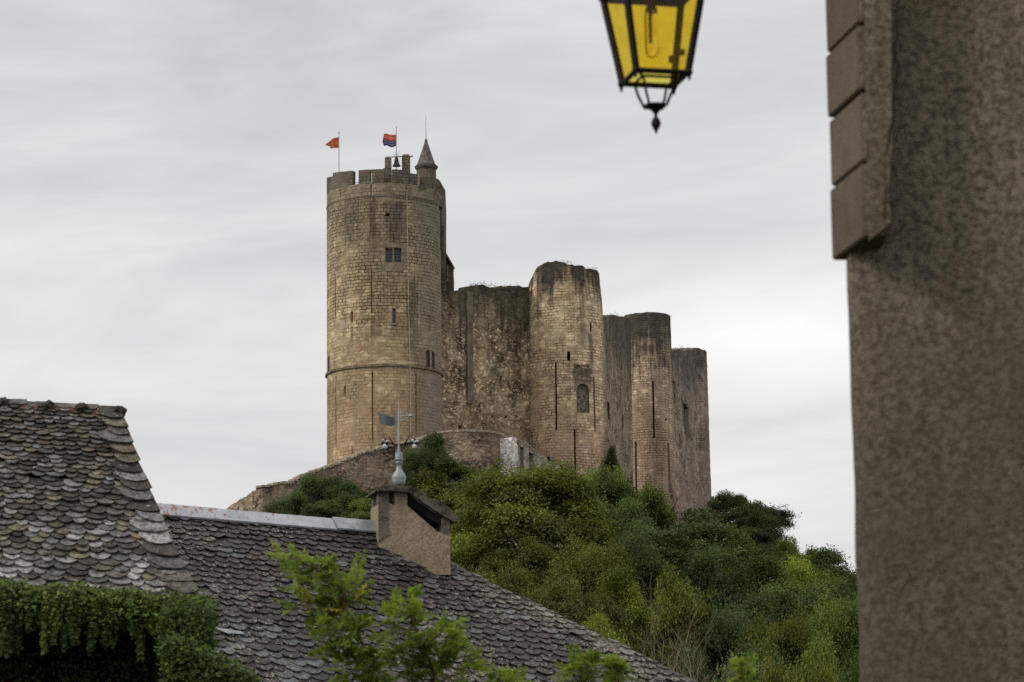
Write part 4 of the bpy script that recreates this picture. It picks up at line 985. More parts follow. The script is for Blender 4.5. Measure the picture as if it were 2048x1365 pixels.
def slate_mat(name, lich, lichc, lscale, rough=0.65, moss=(0.016, 0.015, 0.011), strong=.66):
    m, nt = new_mat(name)
    a = nd(nt, 'ShaderNodeAttribute', attribute_name='col').outputs[0]
    p = nd(nt, 'ShaderNodeTexCoord').outputs['Object']
    n1 = NZ(nt, p, 16.0, 5, 0.75); n2 = NZ(nt, p, lscale, 5, 0.75, 0.3); n3 = NZ(nt, p, 0.55, 3, 0.6)
    c = MX(nt, MR(nt, n1, 0.38, 0.62), VM(nt, 'MULTIPLY', a, (1.55, 1.55, 1.55)), VM(nt, 'MULTIPLY', a, (0.42, 0.40, 0.38)))
    c = MX(nt, MR(nt, NZ(nt, p, 5.5, 4, .65), 0.60, 0.68, 0, .85), c, moss)
    thr = MR(nt, n3, 0.35, 0.65, strong+.05, strong-.06)
    lf = M2(nt, 'MULTIPLY', MR(nt, M2(nt, 'SUBTRACT', n2, thr), 0.0, 0.03), lich)
    c = MX(nt, lf, c, lichc)
    h = M2(nt, 'ADD', M2(nt, 'MULTIPLY', n1, 0.6), M2(nt, 'MULTIPLY', n2, 0.4))
    finish(nt, c, rough, h, 0.7, 0.012, spec=0.35)
    return m
m_sl_mid = slate_mat('dark_slate', 0.8, (0.32, 0.31, 0.23), 20.0, 0.6, strong=.572)
m_sl_left = slate_mat('old_stone_slate', 0.6, (0.36, 0.35, 0.32), 12.0, 0.8, strong=.62)
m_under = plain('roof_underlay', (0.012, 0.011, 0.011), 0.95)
m_render = plain('roughcast_render', (0.26, 0.21, 0.145), 0.95, 3, 0.25, 1.0, 0.02, speck=.24)
m_rcold = plain('rain_stained_render', (0.13, 0.11, 0.09), 0.95, 3, 0.4, 1.0, 0.03, speck=.38)

# --- middle house
MA, MBp = W(296, 1021, 40.0), W(757, 1060, 41.7)
MPL = Plane(MA, MBp, R(43))
mid = thing('slate_roof_house', 'house with dark scalloped slate roof and zinc ridge in the middle foreground', 'house', (MA.x, MA.y, -1.6))
hipm = sorted([(v, u) for u, v in (MPL.uv(760, 1058), MPL.uv(830, 1094), MPL.uv(905, 1131), MPL.uv(1010, 1183), MPL.uv(1130, 1240), MPL.uv(1260, 1303), MPL.uv(1388, 1366))])
(va, ua_), (vb_, ub_) = hipm[0], hipm[-1]
hipm.append((vb_+2.5, ub_+(ub_-hipm[-2][1])/(vb_-hipm[-2][0])*2.5))
m_vmax = vb_+2.4
midlo = lambda v: -0.6
midhi = lambda v: interp(hipm, v)+.03*noise.noise(Vector((v*4, 2, 2)))
def mid_col(r_, u, v):
    k = r_.random(); base = (0.031, 0.0265, 0.0265)
    f = r_.uniform(.55, 1.5)
    lowleft = max(0, 1-abs(u-1.0)/1.4)*max(0, min(1, (v-1.9)/1.2))
    if k < .06+.62*lowleft: base = (0.080, 0.084, 0.090); f = r_.uniform(.7, 1.5)
    elif k < .35: base = (0.043, 0.033, 0.032)
    if u-midhi(v) > -.7: f *= 1.25; base = (base[0]*1.15, base[1]*1.15, base[2]*.95)
    return tuple(x*f for x in base)
slates('roof', mid, m_sl_mid, MPL, 0.12, m_vmax, midlo, midhi, 0.168, 0.104, 0.011, mid_col, 5, jit=0.17, round_=0.62, tilt=.048, grow=0.6)
hx = [MPL.at(-.6, -.05, -.03)]+[MPL.at(interp(hipm, v), v, -.03) for v in [-.05]+[i*.3 for i in range(1, int(m_vmax/.3)+1)]]+[MPL.at(-.6, m_vmax, -.03)]
b = MB(); b.add(hx, [tuple(range(len(hx)))]); b.build('roof_deck', m_under, mid)
# hip side and back slope, eaves walls
back = MPL.at(-.6, 0)+Vector((-MPL.h.x, -MPL.h.y, 0))*4.5-Vector((0, 0, 4.2)); hipend = MPL.at(interp(hipm, m_vmax), m_vmax, -.04); rtop = MPL.at(interp(hipm, 0), 0, -.04)
bk2 = rtop+Vector((-MPL.h.x, -MPL.h.y, 0))*4.5-Vector((0, 0, 4.2))
b = MB(); b.add([MPL.at(-.6, -.0, -.04), rtop, bk2, back], [(0, 1, 2, 3)]); b.add([rtop, hipend, bk2+Vector((2.5, 0, 0))], [(0, 1, 2)])
b.add([rtop, bk2, bk2+Vector((2.5, 0, 0))], [(0, 1, 2)])
b.build('rear_roof', m_sl_left, mid)
e0 = MPL.at(-.6, m_vmax-.3, -.25); e1 = MPL.at(interp(hipm, m_vmax)-.4, m_vmax-.3, -.25)
b = MB()
fp = [Vector((e0.x, e0.y, 0)), Vector((e1.x, e1.y, 0)), Vector((bk2.x+2.2, bk2.y-.3, 0)), Vector((back.x, back.y-.3, 0))]
zt_ = min(e0.z, e1.z)-.05
n_ = 4; b.add([Vector((q.x, q.y, -2)) for q in fp]+[Vector((q.x, q.y, zt_)) for q in fp], [(i, (i+1) % 4, 4+(i+1) % 4, 4+i) for i in range(4)])
b.build('wall', m_render, mid)
# zinc ridge capping, lapped strips
m_zinc, nt = new_mat('zinc_with_lichen')
p = nd(nt, 'ShaderNodeTexCoord').outputs['Object']
sxx = nd(nt, 'ShaderNodeSeparateXYZ', {0: p}).outputs[0]
n1 = NZ(nt, p, 14, 5, .65, .4); n2 = NZ(nt, p, 3.5, 4, .6)
c = MX(nt, MR(nt, n2, .3, .7), (0.30, 0.31, 0.34), (0.46, 0.48, 0.51))
f = MR(nt, M2(nt, 'SUBTRACT', n1, MR(nt, sxx, 0.0, 2.6, 0.50, 0.66)), 0.0, 0.03, 0, .9)
c = MX(nt, f, c, (0.26, 0.09, 0.05)); finish(nt, c, 0.5, n1, .3, .01, metal=.2, spec=.4)
def ridge_strip(name, pa, pb, mat, drop=0.16, lift=0.0, steps=8):
    b = MB(); V = []; N_ = steps
    for i in range(N_+1):
        s = i/N_; q = Vector(pa)*(1-s)+Vector(pb)*s; w = .006*noise.noise(Vector((s*9+lift*50, 0, 0)))
        bk = Vector((-MPL.h.x, -MPL.h.y, 0))
        V += [q+MPL.v*drop+MPL.n*(.055+lift+w)-Vector((0, 0, .012)), q+MPL.v*drop+MPL.n*(.07+lift+w), q+MPL.v*.035+MPL.n*(.07+lift)+Vector((0, 0, .01)), q+Vector((0, 0, .105+lift+w)), q+bk*.03+Vector((0, 0, .105+lift)), q+bk*(drop*.8)-Vector((0, 0, drop*.62-.05))]
    F = [(i*6+k, i*6+k+1, i*6+7+k, i*6+6+k) for i in range(N_) for k in range(5)]
    b.add(V, F); return b.build(name, mat, mid)
def rg(px): # ridge point at photo column
    u = MPL.uv(px, 1021+(px-296)*39/461)[0]; return MPL.at(u, 0)
ridge_strip('ridge_capping', rg(285), rg(440), m_zinc, .17, .004)
ridge_strip('ridge_capping', rg(436), rg(672), m_zinc, .165, .0)
ridge_strip('ridge_capping', rg(664), rg(757), m_lead, .17, .022)
# flashing by the chimney
b = MB(); b.add([MPL.at(*MPL.uv(733, 1056), .06), MPL.at(*MPL.uv(760, 1056), .07), MPL.at(*MPL.uv(780, 1067), .06), MPL.at(*MPL.uv(756, 1066), .06)], [(0, 1, 2, 3)])
b.add([MPL.at(*MPL.uv(733, 1056), .05), MPL.at(*MPL.uv(760, 1056), .05), MPL.at(*MPL.uv(780, 1067), .05), MPL.at(*MPL.uv(756, 1066), .05)], [(3, 2, 1, 0)]); b.build('flashing', m_lead, mid)
# odd bright slates lower left (metal patch)
pq = [MPL.at(*MPL.uv(x, y), .075) for x, y in ((420, 1263), (478, 1272), (486, 1277), (452, 1276))]
b = MB(); b.prism(pq, MPL.n*-.01); b.build('metal_patch', m_lead, mid)

# --- chimney (part of the middle house), cap, pillars
DC = 41.3
EX = Vector((-0.135, 0.55, 0))
b = MB(); P = [W(x, y, DC) for x, y in ((757, 1008), (778, 1007), (790, 1012), (815, 1012), (844, 1037), (873, 1062), (900, 1073), (901.5, 1150), (757, 1150))]
b.prism(P, EX); ch = b.build('chimney', m_render, mid)
b = MB(); b.prism([W(x, y, DC-.012) for x, y in ((756.6, 1008), (777, 1007), (775, 1045), (779, 1068), (757, 1085))], Vector((0, .011, 0))); b.build('render_stain', m_rcold, ch)
def cpil(x0, x1, y0, y1, e0, e1, mat):
    b = MB(); P = [W(x0, y1, DC), W(x1, y1, DC), W(x1, y0, DC), W(x0, y0, DC)]; P = [q+EX*e0 for q in P]; b.prism(P, EX*(e1-e0)); b.build('flue_pillar', mat, ch)
cpil(757.5, 778, 975, 1009, .02, .3, m_rcold); cpil(790, 815, 978, 1014, .02, .3, m_render); cpil(757.5, 768, 975, 1009, .72, .98, m_rcold); cpil(884.5, 900, 1036, 1076, .02, .3, m_rcold); cpil(884.5, 900, 1030, 1074, .7, .98, m_rcold); cpil(792, 806, 975, 1012, .7, .98, m_rcold)
m_cap, nt = new_mat('mossy_cap_stone')
p = nd(nt, 'ShaderNodeTexCoord').outputs['Object']; n1 = NZ(nt, p, 7, 5, .7); n2 = NZ(nt, p, 2.5, 4, .6)
c = MX(nt, MR(nt, n1, .4, .6), (.035, .03, .025), (.13, .115, .09)); c = MX(nt, MR(nt, n2, .55, .65), c, (.30, .28, .20)); finish(nt, c, .95, n1, .8, .02, spec=.1)
b = MB()
o0 = EX*-.16; e_ = EX*1.32
b.prism([W(x, y, DC)+o0 for x, y in ((748, 985), (750, 981), (758, 975.5), (766, 973), (806, 972), (816, 978), (818, 987), (776, 983))], e_)
b.build('chimney_cap', m_cap, ch)
b = MB(); b.prism([W(x, y, DC)+o0 for x, y in ((814, 975), (832, 982), (860, 1000), (890, 1018), (914, 1034), (914, 1044), (905, 1045), (880, 1031), (845, 1008), (818, 988))], e_)
b.build('chimney_cap', m_cap, ch)
b = MB(); b.prism([W(x, y, DC)+EX*.12 for x, y in ((819, 990), (860, 1016), (896, 1041), (884, 1049), (866, 1040), (838, 1019), (820, 1006))], EX*1.0); b.build('painted_cap_shade', m_under, ch)  # near-black prism standing in for the shade under the cap
b = MB(); b.prism([W(x, y, DC)+o0*1.1 for x, y in ((818, 973), (850, 990), (852, 994), (819, 980))], e_*.4); b.prism([W(x, y, DC)+o0*1.1 for x, y in ((866, 999), (900, 1021), (901, 1025), (866, 1004))], e_*.5); b.build('cap_tile', m_cap, ch)

# --- weather vane
DW = DC+.15
wv = thing('weather_vane', 'grey zinc weather vane with banner and scrolled arrow on the chimney', 'weather vane', W(798, 970, DW))
w0 = W(798, 966, DW); pxm = DW/FPX
b = MB(); b.lathe(w0, [(13*pxm, -.03), (12.5*pxm, .02), (14*pxm, 8*pxm), (14.3*pxm, 13*pxm), (12*pxm, 17*pxm), (11.6*pxm, 18.5*pxm), (7*pxm, 24*pxm), (4.6*pxm, 31*pxm), (4.2*pxm, 38*pxm), (6.5*pxm, 39.5*pxm), (6.5*pxm, 42*pxm), (3.5*pxm, 44*pxm)], 24); b.build('finial_base', m_lead, wv, smooth=True)
b = MB(); b.lathe(w0+Vector((0, 0, 44*pxm)), [(4*pxm, 0), (7.5*pxm, 3*pxm), (7.2*pxm, 15*pxm), (6.5*pxm, 16*pxm), (3*pxm, 6*pxm)], 10)
for k in range(6): b.box(w0+Vector((6.6*pxm*math.cos(k*1.047), 6.6*pxm*math.sin(k*1.047), 61*pxm)), 2.4*pxm, 2.4*pxm, 5*pxm, taper=.3)
b.build('cup', m_lead, wv)
b = MB(); b.tube([w0+Vector((0, 0, 46*pxm)), w0+Vector((0, 0, 120*pxm)), w0+Vector((0.0, 0, 124*pxm)), w0+Vector((.005, 0, 170*pxm))], [3.0*pxm, 2.3*pxm, 1.9*pxm, .9*pxm], 10); b.build('rod', m_lead, wv)
def wp(px, py, dy=0.0): q = W(px, py, DW); return q+Vector((0, dy, 0))
b = MB(); n = 14; V = []
for i in range(n+1):
    s = i/n; x = 796-38*s; yc = 837+ 3*s+5*math.sin(s*4); hh_ = 8+2.5*s
    for sg in (-1, 1):
        for dy in (-.006, .006): V.append(wp(x-(2*math.sin(sg*2+s*3)), yc+sg*hh_-8*s*(sg < 0)*0.2, dy+.03*math.sin(s*7)))
F = []
for i in range(n):
    a = i*4
    F += [(a, a+4, a+6, a+2), (a+1, a+3, a+7, a+5), (a, a+1, a+5, a+4), (a+2, a+6, a+7, a+3)]
F += [(0, 2, 3, 1), (n*4, n*4+1, n*4+3, n*4+2)]
b.add(V, F); b.build('banner', plain('dull_zinc', (0.11, 0.12, 0.13), .5, 6, .4, metal=.2), wv)
b = MB()
for sg in (-1, 1):
    sp = []
    for k in range(22):
        t_ = k/21; a = sg*(math.pi*.5+t_*5.2); rr = 6.0*(1-t_*.65); sp.append(wp(806+rr*math.cos(a)*1.0, 832+sg*6.0-rr*math.sin(a)*-1*.0-rr*math.sin(a)))
    b.tube(sp, 0.008, 6)
    b.tube([wp(802, 832+sg*10), wp(812, 832+sg*7), wp(820, 832)], 0.008, 6)
b.tube([wp(800, 832), wp(818, 832), wp(821, 832), wp(828, 832.5)], [.010, .012, .024, .003], 8); b.build('arrow', m_lead, wv)
m_white = plain('flaked_white_paint', (0.48, 0.48, 0.48), .6, 30, .6)
for sg, cx, cy in ((-1, 770, 886), (1, 829, 886)):
    b = MB(); b.tube([wp(798, 892), wp(798+sg*10, 889), wp(798+sg*17, 880), wp(798+sg*21, 872)], [.014, .013, .010, .004], 6)
    b.tube([wp(798, 892), wp(798+sg*14, 887.5), wp(cx, 886)], .012, 6); b.build('arm', m_iron, wv)
    b = MB(); c_ = wp(cx, cy)
    for k in range(6):
        a = k*1.047+.4; d = Vector((math.cos(a), .5*math.sin(k*2.1), math.sin(a)))
        b.tube([c_, c_+d*.035+Vector((0, 0, .01)), c_+d*.065], [.012, .022, .004], 6, mi=k % 2)
    b.lathe(c_-Vector((0, 0, .045)), [(.012, -.045), (.035, -.03), (.04, 0), (.018, .03)], 10)
    b.build('rosette', [m_white, m_iron], wv)

# --- left house
LE = W(0, 1190, 32.0)
LA, LB = W(-40, 808, 34.2), W(238, 827, 34.5)
LPL = Plane(LA, LB, R(50))
left = thing('stone_slate_house', 'old house with mossy stone slate roof and terracotta ridge at the left edge', 'house', (LA.x, LA.y, -1.6))
lh = sorted([(v, u) for u, v in (LPL.uv(236, 818), LPL.uv(250, 850), LPL.uv(272, 910), LPL.uv(291, 960), LPL.uv(312, 1012), LPL.uv(345, 1090), LPL.uv(380, 1160), LPL.uv(412, 1212), LPL.uv(432, 1232))])
lev = LPL.uv(60, 1200)[1]
e_l = LPL.uv(0, 1192)[1]; e_r = LPL.uv(410, 1222)[1]
l_vmax = max(e_l, e_r)
lhi = lambda v: interp(lh, v)
llo = lambda v: -1.6
def left_col(r_, u, v):
    k = r_.random(); f = r_.uniform(.55, 1.35); t_ = v/l_vmax
    base = (0.100, 0.090, 0.076)
    if k < .22: base = (0.150, 0.148, 0.142)
    elif k < .42: base = (0.13, 0.112, 0.078)
    elif k < .46: base = (0.16, 0.125, 0.095)
    elif k < .54: base = (0.108, 0.110, 0.108)
    elif k < .76: base = (0.05, 0.043, 0.035)
    if t_ > .55 and r_.random() < .5*(t_-.3): f *= 1.45; base = (0.17, 0.165, 0.16)
    if t_ < .3: f *= .85
    return tuple(x*f for x in base)
slates('roof', left, m_sl_left, LPL, 0.05, l_vmax+.02, llo, lhi, 0.132, 0.068, 0.019, left_col, 9, jit=0.30, round_=0.85, hip=0.32, tilt=0.060, grow=0.5)
vv = [i*l_vmax/14 for i in range(15)]
b = MB(); b.add([LPL.at(-1.6, 0, -.04)]+[LPL.at(lhi(v)-.02, v, -.04) for v in vv]+[LPL.at(-1.6, l_vmax, -.04)], [tuple(range(17))])
hb = Vector((-LPL.h.x, -LPL.h.y, 0))
r0, r1 = LPL.at(-1.6, 0, -.04), LPL.at(lhi(0)-.02, 0, -.04)
eR = LPL.at(lhi(l_vmax)-.02, l_vmax, -.04); eL = LPL.at(-1.6, l_vmax, -.04)
bkL, bkR = r0+hb*2.0-Vector((0, 0, 2.4)), r1+hb*2.0-Vector((0, 0, 2.4))+LPL.t*.6
b.add([r0, r1, bkR, bkL], [(0, 1, 2, 3)])
b.add([r1]+[LPL.at(lhi(v)-.02, v, -.04) for v in vv[1:]]+[bkR], [tuple(range(16))])
b.build('roof_deck', m_under, left)
# terracotta ridge tiles
m_terra, nt = new_mat('weathered_terracotta')
p = nd(nt, 'ShaderNodeTexCoord').outputs['Object']; n1 = NZ(nt, p, 6, 5, .7)
finish(nt, MX(nt, MR(nt, n1, .50, .62), (.20, .10, .07), (.03, .026, .02)), .95, NZ(nt, p, 18, 4, .7), 1, .02, spec=.1)
def half_pipe(pa, pb, r, parent, mat, name, flare=1.15):
    pa, pb = Vector(pa), Vector(pb); t_ = (pb-pa).normalized(); s = t_.cross(Vector((0, 0, 1))).normalized(); V = []; n = 10; m_ = 6
    for i in range(m_+1):
        f = i/m_; rr = r*(1+(flare-1)*f)
        for q in (rr, rr-.018):
            for k in range(n+1):
                a = math.pi*k/n; V.append(pa*(1-f)+pb*f+s*math.cos(a)*q+Vector((0, 0, math.sin(a)*q-.06))+Vector((0, 0, .006*noise.noise(Vector((f*5, k, pa.x))))))
    w = 2*(n+1); F = []
    for i in range(m_):
        for k in range(n): F.append((i*w+k, i*w+k+1, (i+1)*w+k+1, (i+1)*w+k)); F.append((i*w+n+1+k, (i+1)*w+n+1+k, (i+1)*w+n+2+k, i*w+n+2+k))
        for k in (0, n): F.append((i*w+k, (i+1)*w+k, (i+1)*w+n+1+k, i*w+n+1+k))
    for i in (0, m_):
        for k in range(n): F.append((i*w+k, i*w+k+1, i*w+n+2+k, i*w+n+1+k))
    return mesh_obj(name, V, F, mat, parent, smooth=False)
jx = [-110, -55, 8, 98, 165, 240]
def lr(px): u = LPL.uv(px, 812+(px)*17/235)[0]; return LPL.at(u, 0)
for a, c in zip(jx, jx[1:]):
    half_pipe(lr(a-4), lr(c+3), 0.085, left, m_terra, 'ridge_tile')
rs = np.random.RandomState(8)
for px in jx[2:]:
    c_ = lr(px-2); V = []; F = []
    bm = bmesh.new(); bmesh.ops.create_icosphere(bm, subdivisions=3, radius=1)
    for v in bm.verts:
        k = 1+.35*noise.noise(v.co*2.2+Vector((px, 0, 0))); v.co = Vector((v.co.x*.085*k, v.co.y*.12*k, v.co.z*.075*k))+c_+Vector((0, 0, .015))-parent_loc(left)
    me = bpy.data.meshes.new('mortar_lump'); bm.to_mesh(me); bm.free(); me.materials.append(plain('mossy_mortar', (.045, .038, .03), .95, 12, .5, 1, .02)) if px == jx[2] else me.materials.append(bpy.data.materials['mossy_mortar'])
    link(bpy.data.objects.new('mortar_lump', me), left)
# deep bay made up below the eave so the shade there turns near black
ez = lambda q: min(eL.z, eR.z)-.12
zt_ = min(eL.z, eR.z)-.03
fL = Vector((eL.x, eL.y, 0))+hb*.5; fR = Vector((eR.x, eR.y, 0))+hb*.5-LPL.t*.15
bL = fL+hb*3.2; bR = fR+hb*3.2
m_bay_shade = plain('bay_shade_brown', (.045, .034, .026), .95, 2, .5)  # dark brown, deepens the shade inside the added bay
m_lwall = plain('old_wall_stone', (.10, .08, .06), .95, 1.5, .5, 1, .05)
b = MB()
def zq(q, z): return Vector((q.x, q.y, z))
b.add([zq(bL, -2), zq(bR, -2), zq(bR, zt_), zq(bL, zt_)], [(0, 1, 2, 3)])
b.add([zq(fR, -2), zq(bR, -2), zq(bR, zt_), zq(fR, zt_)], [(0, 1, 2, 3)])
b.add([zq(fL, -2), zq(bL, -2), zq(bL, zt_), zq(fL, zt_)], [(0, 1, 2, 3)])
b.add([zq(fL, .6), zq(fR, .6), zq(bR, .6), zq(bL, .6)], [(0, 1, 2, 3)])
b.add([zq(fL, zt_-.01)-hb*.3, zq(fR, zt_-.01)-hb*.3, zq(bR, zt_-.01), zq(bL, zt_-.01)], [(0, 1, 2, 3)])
b.build('added_dark_bay', m_bay_shade, left)
b = MB(); b.add([zq(fL, -2), zq(fR, -2), zq(fR, .62), zq(fL, .62)], [(0, 1, 2, 3)]); b.build('wall', m_lwall, left)
b = MB(); b.prism([zq(fL, zt_-.02), zq(fR, zt_-.02), zq(fR, zt_-.16), zq(fL, zt_-.16)], -hb*.12); b.build('added_bay_beam', m_bay_shade, left)

# ivy hanging from the eave
m_ivy = leaf_mat('ivy_leaves', 0.25)
def ivy():
    rs = np.random.RandomState(12); P = []; C = []; Nn = []; S = []
    De = (W(0, 1200, 32).y, )
    def eave(px):   # point on the eave line
        u = LPL.uv(px, 1192+px*30/410)[0]; v = LPL.uv(px, 1192+px*30/410)[1]; return LPL.at(u, v, .03)
    pxm = eave(200).y/FPX
    def put(p, n, c, s, nn):
        P.append(p+rs.normal(size=(n, 3))*np.array([s[0], s[1], s[2]])); Nn.append(rs.normal(size=(n, 3))*.45+np.array(nn)); C.append(np.array([c])*rs.uniform(.6, 1.4, size=(n, 1))); S.append(rs.uniform(.032, .062, size=n))
    for k in range(1300):    # bulging mat along the eave
        px = rs.uniform(-60, 418); q = np.array(eave(px)); hgt = 0.03+.09*max(0, noise.noise(Vector((px*.02, 0, 0)))+.3)
        g = np.array([.070, .105, .020])*rs.uniform(.7, 1.5)*(1.5 if rs.rand() < .22 else 1)
        put(q+np.array([0, -.06-.1*rs.rand(), hgt-rs.uniform(0, .24)]), 13, g, (.05, .06, .045), (0, -.8, .7))
    px = -60.0
    while px < 420:      # strands
        L = 28+58*max(0, noise.noise(Vector((px*.021, 5, 0)))+.5)+rs.uniform(-10, 16)
        if rs.rand() < .30: L += rs.uniform(20, 60)
        if px > 330: L *= 1.25
        q = np.array(eave(px)); w = rs.uniform(.016, .036); dep = rs.uniform(.0, .22); g = np.array([.060, .095, .020])*rs.uniform(.5, 1.6)
        if rs.rand() < .3: g = np.array([.12, .14, .022])*rs.uniform(.8, 1.3)
        n = int(L*1.3)
        for k in range(n):
            f = k/n; z = -L*pxm*f
            put(q+np.array([w*.6*math.sin(f*4+px), -.08-dep*.6+.05*f, z]), 4, g*(1-.25*f), (w*(1-.5*f), .035, .02), (0, -1, .35))
        px += rs.uniform(5, 11)
    # ivy-clad buttress falling to the right
    for k in range(2600):
        s = rs.rand(); t_ = rs.rand()**.8
        px = 352+s*158; yt = 1276+ (s**1.1)*92; py = yt+t_*(1430-yt)*.9
        D = 31.4+.1*rs.rand(); g = np.array([.058, .092, .018])*rs.uniform(.55, 1.4)*(1.25 if t_ < .1 else .85)
        put(np.array(W(px-rs.rand()*14, py, D)), 9, g, (.06, .06, .05), (.3, -.75, .6))
    for k in range(1500):    # heavy fall of leaves at the corner of the bay
        px = 330+rs.rand()*88; py = 1222+rs.rand()*180*(0.55+0.45*(px-330)/88)
        put(np.array(W(px, py, 31.75+.1*rs.rand())), 9, np.array([.055, .088, .018])*rs.uniform(.5, 1.4), (.04, .05, .04), (.1, -1, .4))
    for k in range(260):    # sparse leaves far back in the dark bay
        px = rs.uniform(-20, 380); py = rs.uniform(1290, 1375); put(np.array(W(px, py, 33.4+rs.rand()*.5)), 4, np.array([.06, .09, .025]), (.07, .05, .06), (0, -1, .2))
    P_ = np.concatenate(P); me = leaves_mesh('ivy', P_, np.concatenate(Nn), np.concatenate(S), np.concatenate(C), m_ivy, aspect=.9)
    o = link(bpy.data.objects.new('ivy', me)); o.color = (1, 1, 1, 1)
    tag(o, 'green ivy hanging in strands from the eave of the left house over a dark bay', 'ivy')
ivy()
# low stone pier that carries the ivy on the right of the bay
b = MB(); b.prism([W(x, y, 31.8) for x, y in ((365, 1292), (400, 1290), (440, 1318), (480, 1346), (512, 1376), (640, 1450), (640, 1900), (365, 1900))], Vector((-.05, .5, 0)))
tag(b.build('garden_wall', plain('dark_rubble', (.05, .045, .03), .95, 3, .5, 1, .05)), 'sloping wall smothered in ivy between the two roofs', 'wall')

# ------------------------------------------------------------------ locust saplings in front
m_loc = leaf_mat('locust_leaflets', 0.45)
m_twig = plain('reddish_twig', (0.09, 0.045, 0.028), .7)
def locust(name, label, main, tips, D, seed, dens=1.0, bright=1.0):
    rs = np.random.RandomState(seed); pxm = D/FPX
    g0 = ground_z(*P2(main[0][0], D)); basep = W(main[0][0], main[0][1], D)
    t = thing(name, label, 'tree', (basep.x, basep.y, g0), 'locust saplings in front of the roofs')
    b = MB(); mp = [W(x, y, D+.02*math.sin(x)) for x, y in main]
    low = Vector((basep.x+.05, basep.y+.05, g0-.05)); b.tube([low, low*.5+basep*.5+Vector((.04, 0, 0))]+mp, [.03, .022]+[.012*(1-.8*i/len(mp)) for i in range(len(mp))], 7)
    P = []; T = []; Nn = []; C = []; S = []
    def leafspray(p, d, L, c):
        """one pinnate leaf: pairs of oval leaflets on a rachis"""
        d = d/np.linalg.norm(d); up = np.array([0, 0, 1.0])+rs.normal(size=3)*.5; s = np.cross(d, up); s /= np.linalg.norm(s); n = np.cross(s, d)
        k = rs.randint(6, 9)
        for i in range(k+1):
            f = .2+.8*i/k; q = p+d*L*f+np.array([0, 0, -1])*L*.22*f*f
            for sg in ((-1, 1) if i < k else (0,)):
                dirv = (s*sg+d*.35) if sg else d
                dirv = dirv/np.linalg.norm(dirv)+rs.normal(size=3)*.12
                ll = .043*(1-.25*abs(f-.5))*rs.uniform(.8, 1.2)
                P.append(q+dirv*ll*.55); T.append(dirv); Nn.append(n+rs.normal(size=3)*.3); C.append(c*rs.uniform(.8, 1.25)); S.append(ll)
        b.tube([Vector(p), Vector(p+d*L*.5-np.array([0, 0, L*.055])), Vector(p+d*L-np.array([0, 0, L*.22]))], [.0018, .0014, .001], 4, caps=False)
    for (tx, ty, rad, br) in tips:
        # nearest point on the stem that is lower
        cand = [q for q, (x, y) in zip(mp, main) if y > ty-5] or [mp[0]]
        e = W(tx, ty, D+rs.uniform(-.15, .15)); j = min(cand, key=lambda q: (q-e).length)
        m_ = (j+e)*.5+Vector((rs.uniform(-.03, .03), 0, .02)); b.tube([j, m_, e], [.006, .0045, .002], 5, caps=False)
        nL = int((4.5+rad*.13)*dens)
        for k in range(nL):
            f = rs.uniform(.35, 1.05) if k > 3 else 1.0
            q = np.array(j)*(1-f)+np.array(e)*f if f < 1 else np.array(e)
            q = q+rs.normal(size=3)*rad*pxm*.36
            d = rs.normal(size=3)*np.array([1, .7, .6])+np.array([0, -.1, .45])
            c = np.array([.205, .275, .042])*br*bright if rs.rand() < .6 else np.array([.14, .20, .03])*br*bright
            if rs.rand() < .008: c = np.array([.42, .36, .06])
            leafspray(q, d, rs.uniform(.10, .165)*min(1.0, rad/34+.35), c)
    P = np.array(P); T = np.array(T); Nn = np.array(Nn); C = np.array(C); S = np.array(S)
    T /= np.linalg.norm(T, axis=1)[:, None]; Nn -= (Nn*T).sum(1)[:, None]*T; Nn /= np.linalg.norm(Nn, axis=1)[:, None]; B = np.cross(Nn, T)
    n = len(P); V = []
    for a_, w_ in ((-.5, 0), (-.22, .20), (.2, .22), (.5, 0.0), (.2, -.22), (-.22, -.20)):
        V.append(P+T*(S*a_)[:, None]+B*(S*w_)[:, None])
    V = np.stack(V, 1).reshape(-1, 3)
    F = [tuple(range(i*6, i*6+6)) for i in range(n)]
    o = mesh_obj('leaves', V, F, m_loc, t, colr=np.repeat(C, 6, 0)); o.color = (1, 1, 1, 1)
    b.build('stem', m_twig, t)
locust('locust_sapling', 'tallest bright green locust sapling leaning left in front of the dark roof',
       [(770, 1440), (752, 1365), (738, 1315), (716, 1270), (703, 1240), (686, 1205), (664, 1170), (640, 1145), (604, 1124), (580, 1114)],
       [(583, 1114, 26, 1.15), (598, 1132, 34, 1.05), (630, 1133, 22, 1.0), (622, 1165, 38, .8), (600, 1180, 26, 1.05), (662, 1160, 26, .7), (712, 1160, 28, 1.15), (700, 1185, 32, .8), (725, 1198, 20, 1.0), (604, 1216, 30, 1.1), (630, 1222, 36, .7), (670, 1210, 36, .6), (655, 1250, 40, .65), (640, 1275, 34, .95), (680, 1285, 40, .6), (722, 1245, 18, .9), (735, 1290, 30, .75), (706, 1310, 36, .65), (690, 1345, 36, .95), (750, 1325, 28, .75), (725, 1355, 40, .7), (765, 1365, 30, .8), (650, 1290, 24, 1.0)], 18.0, 3)
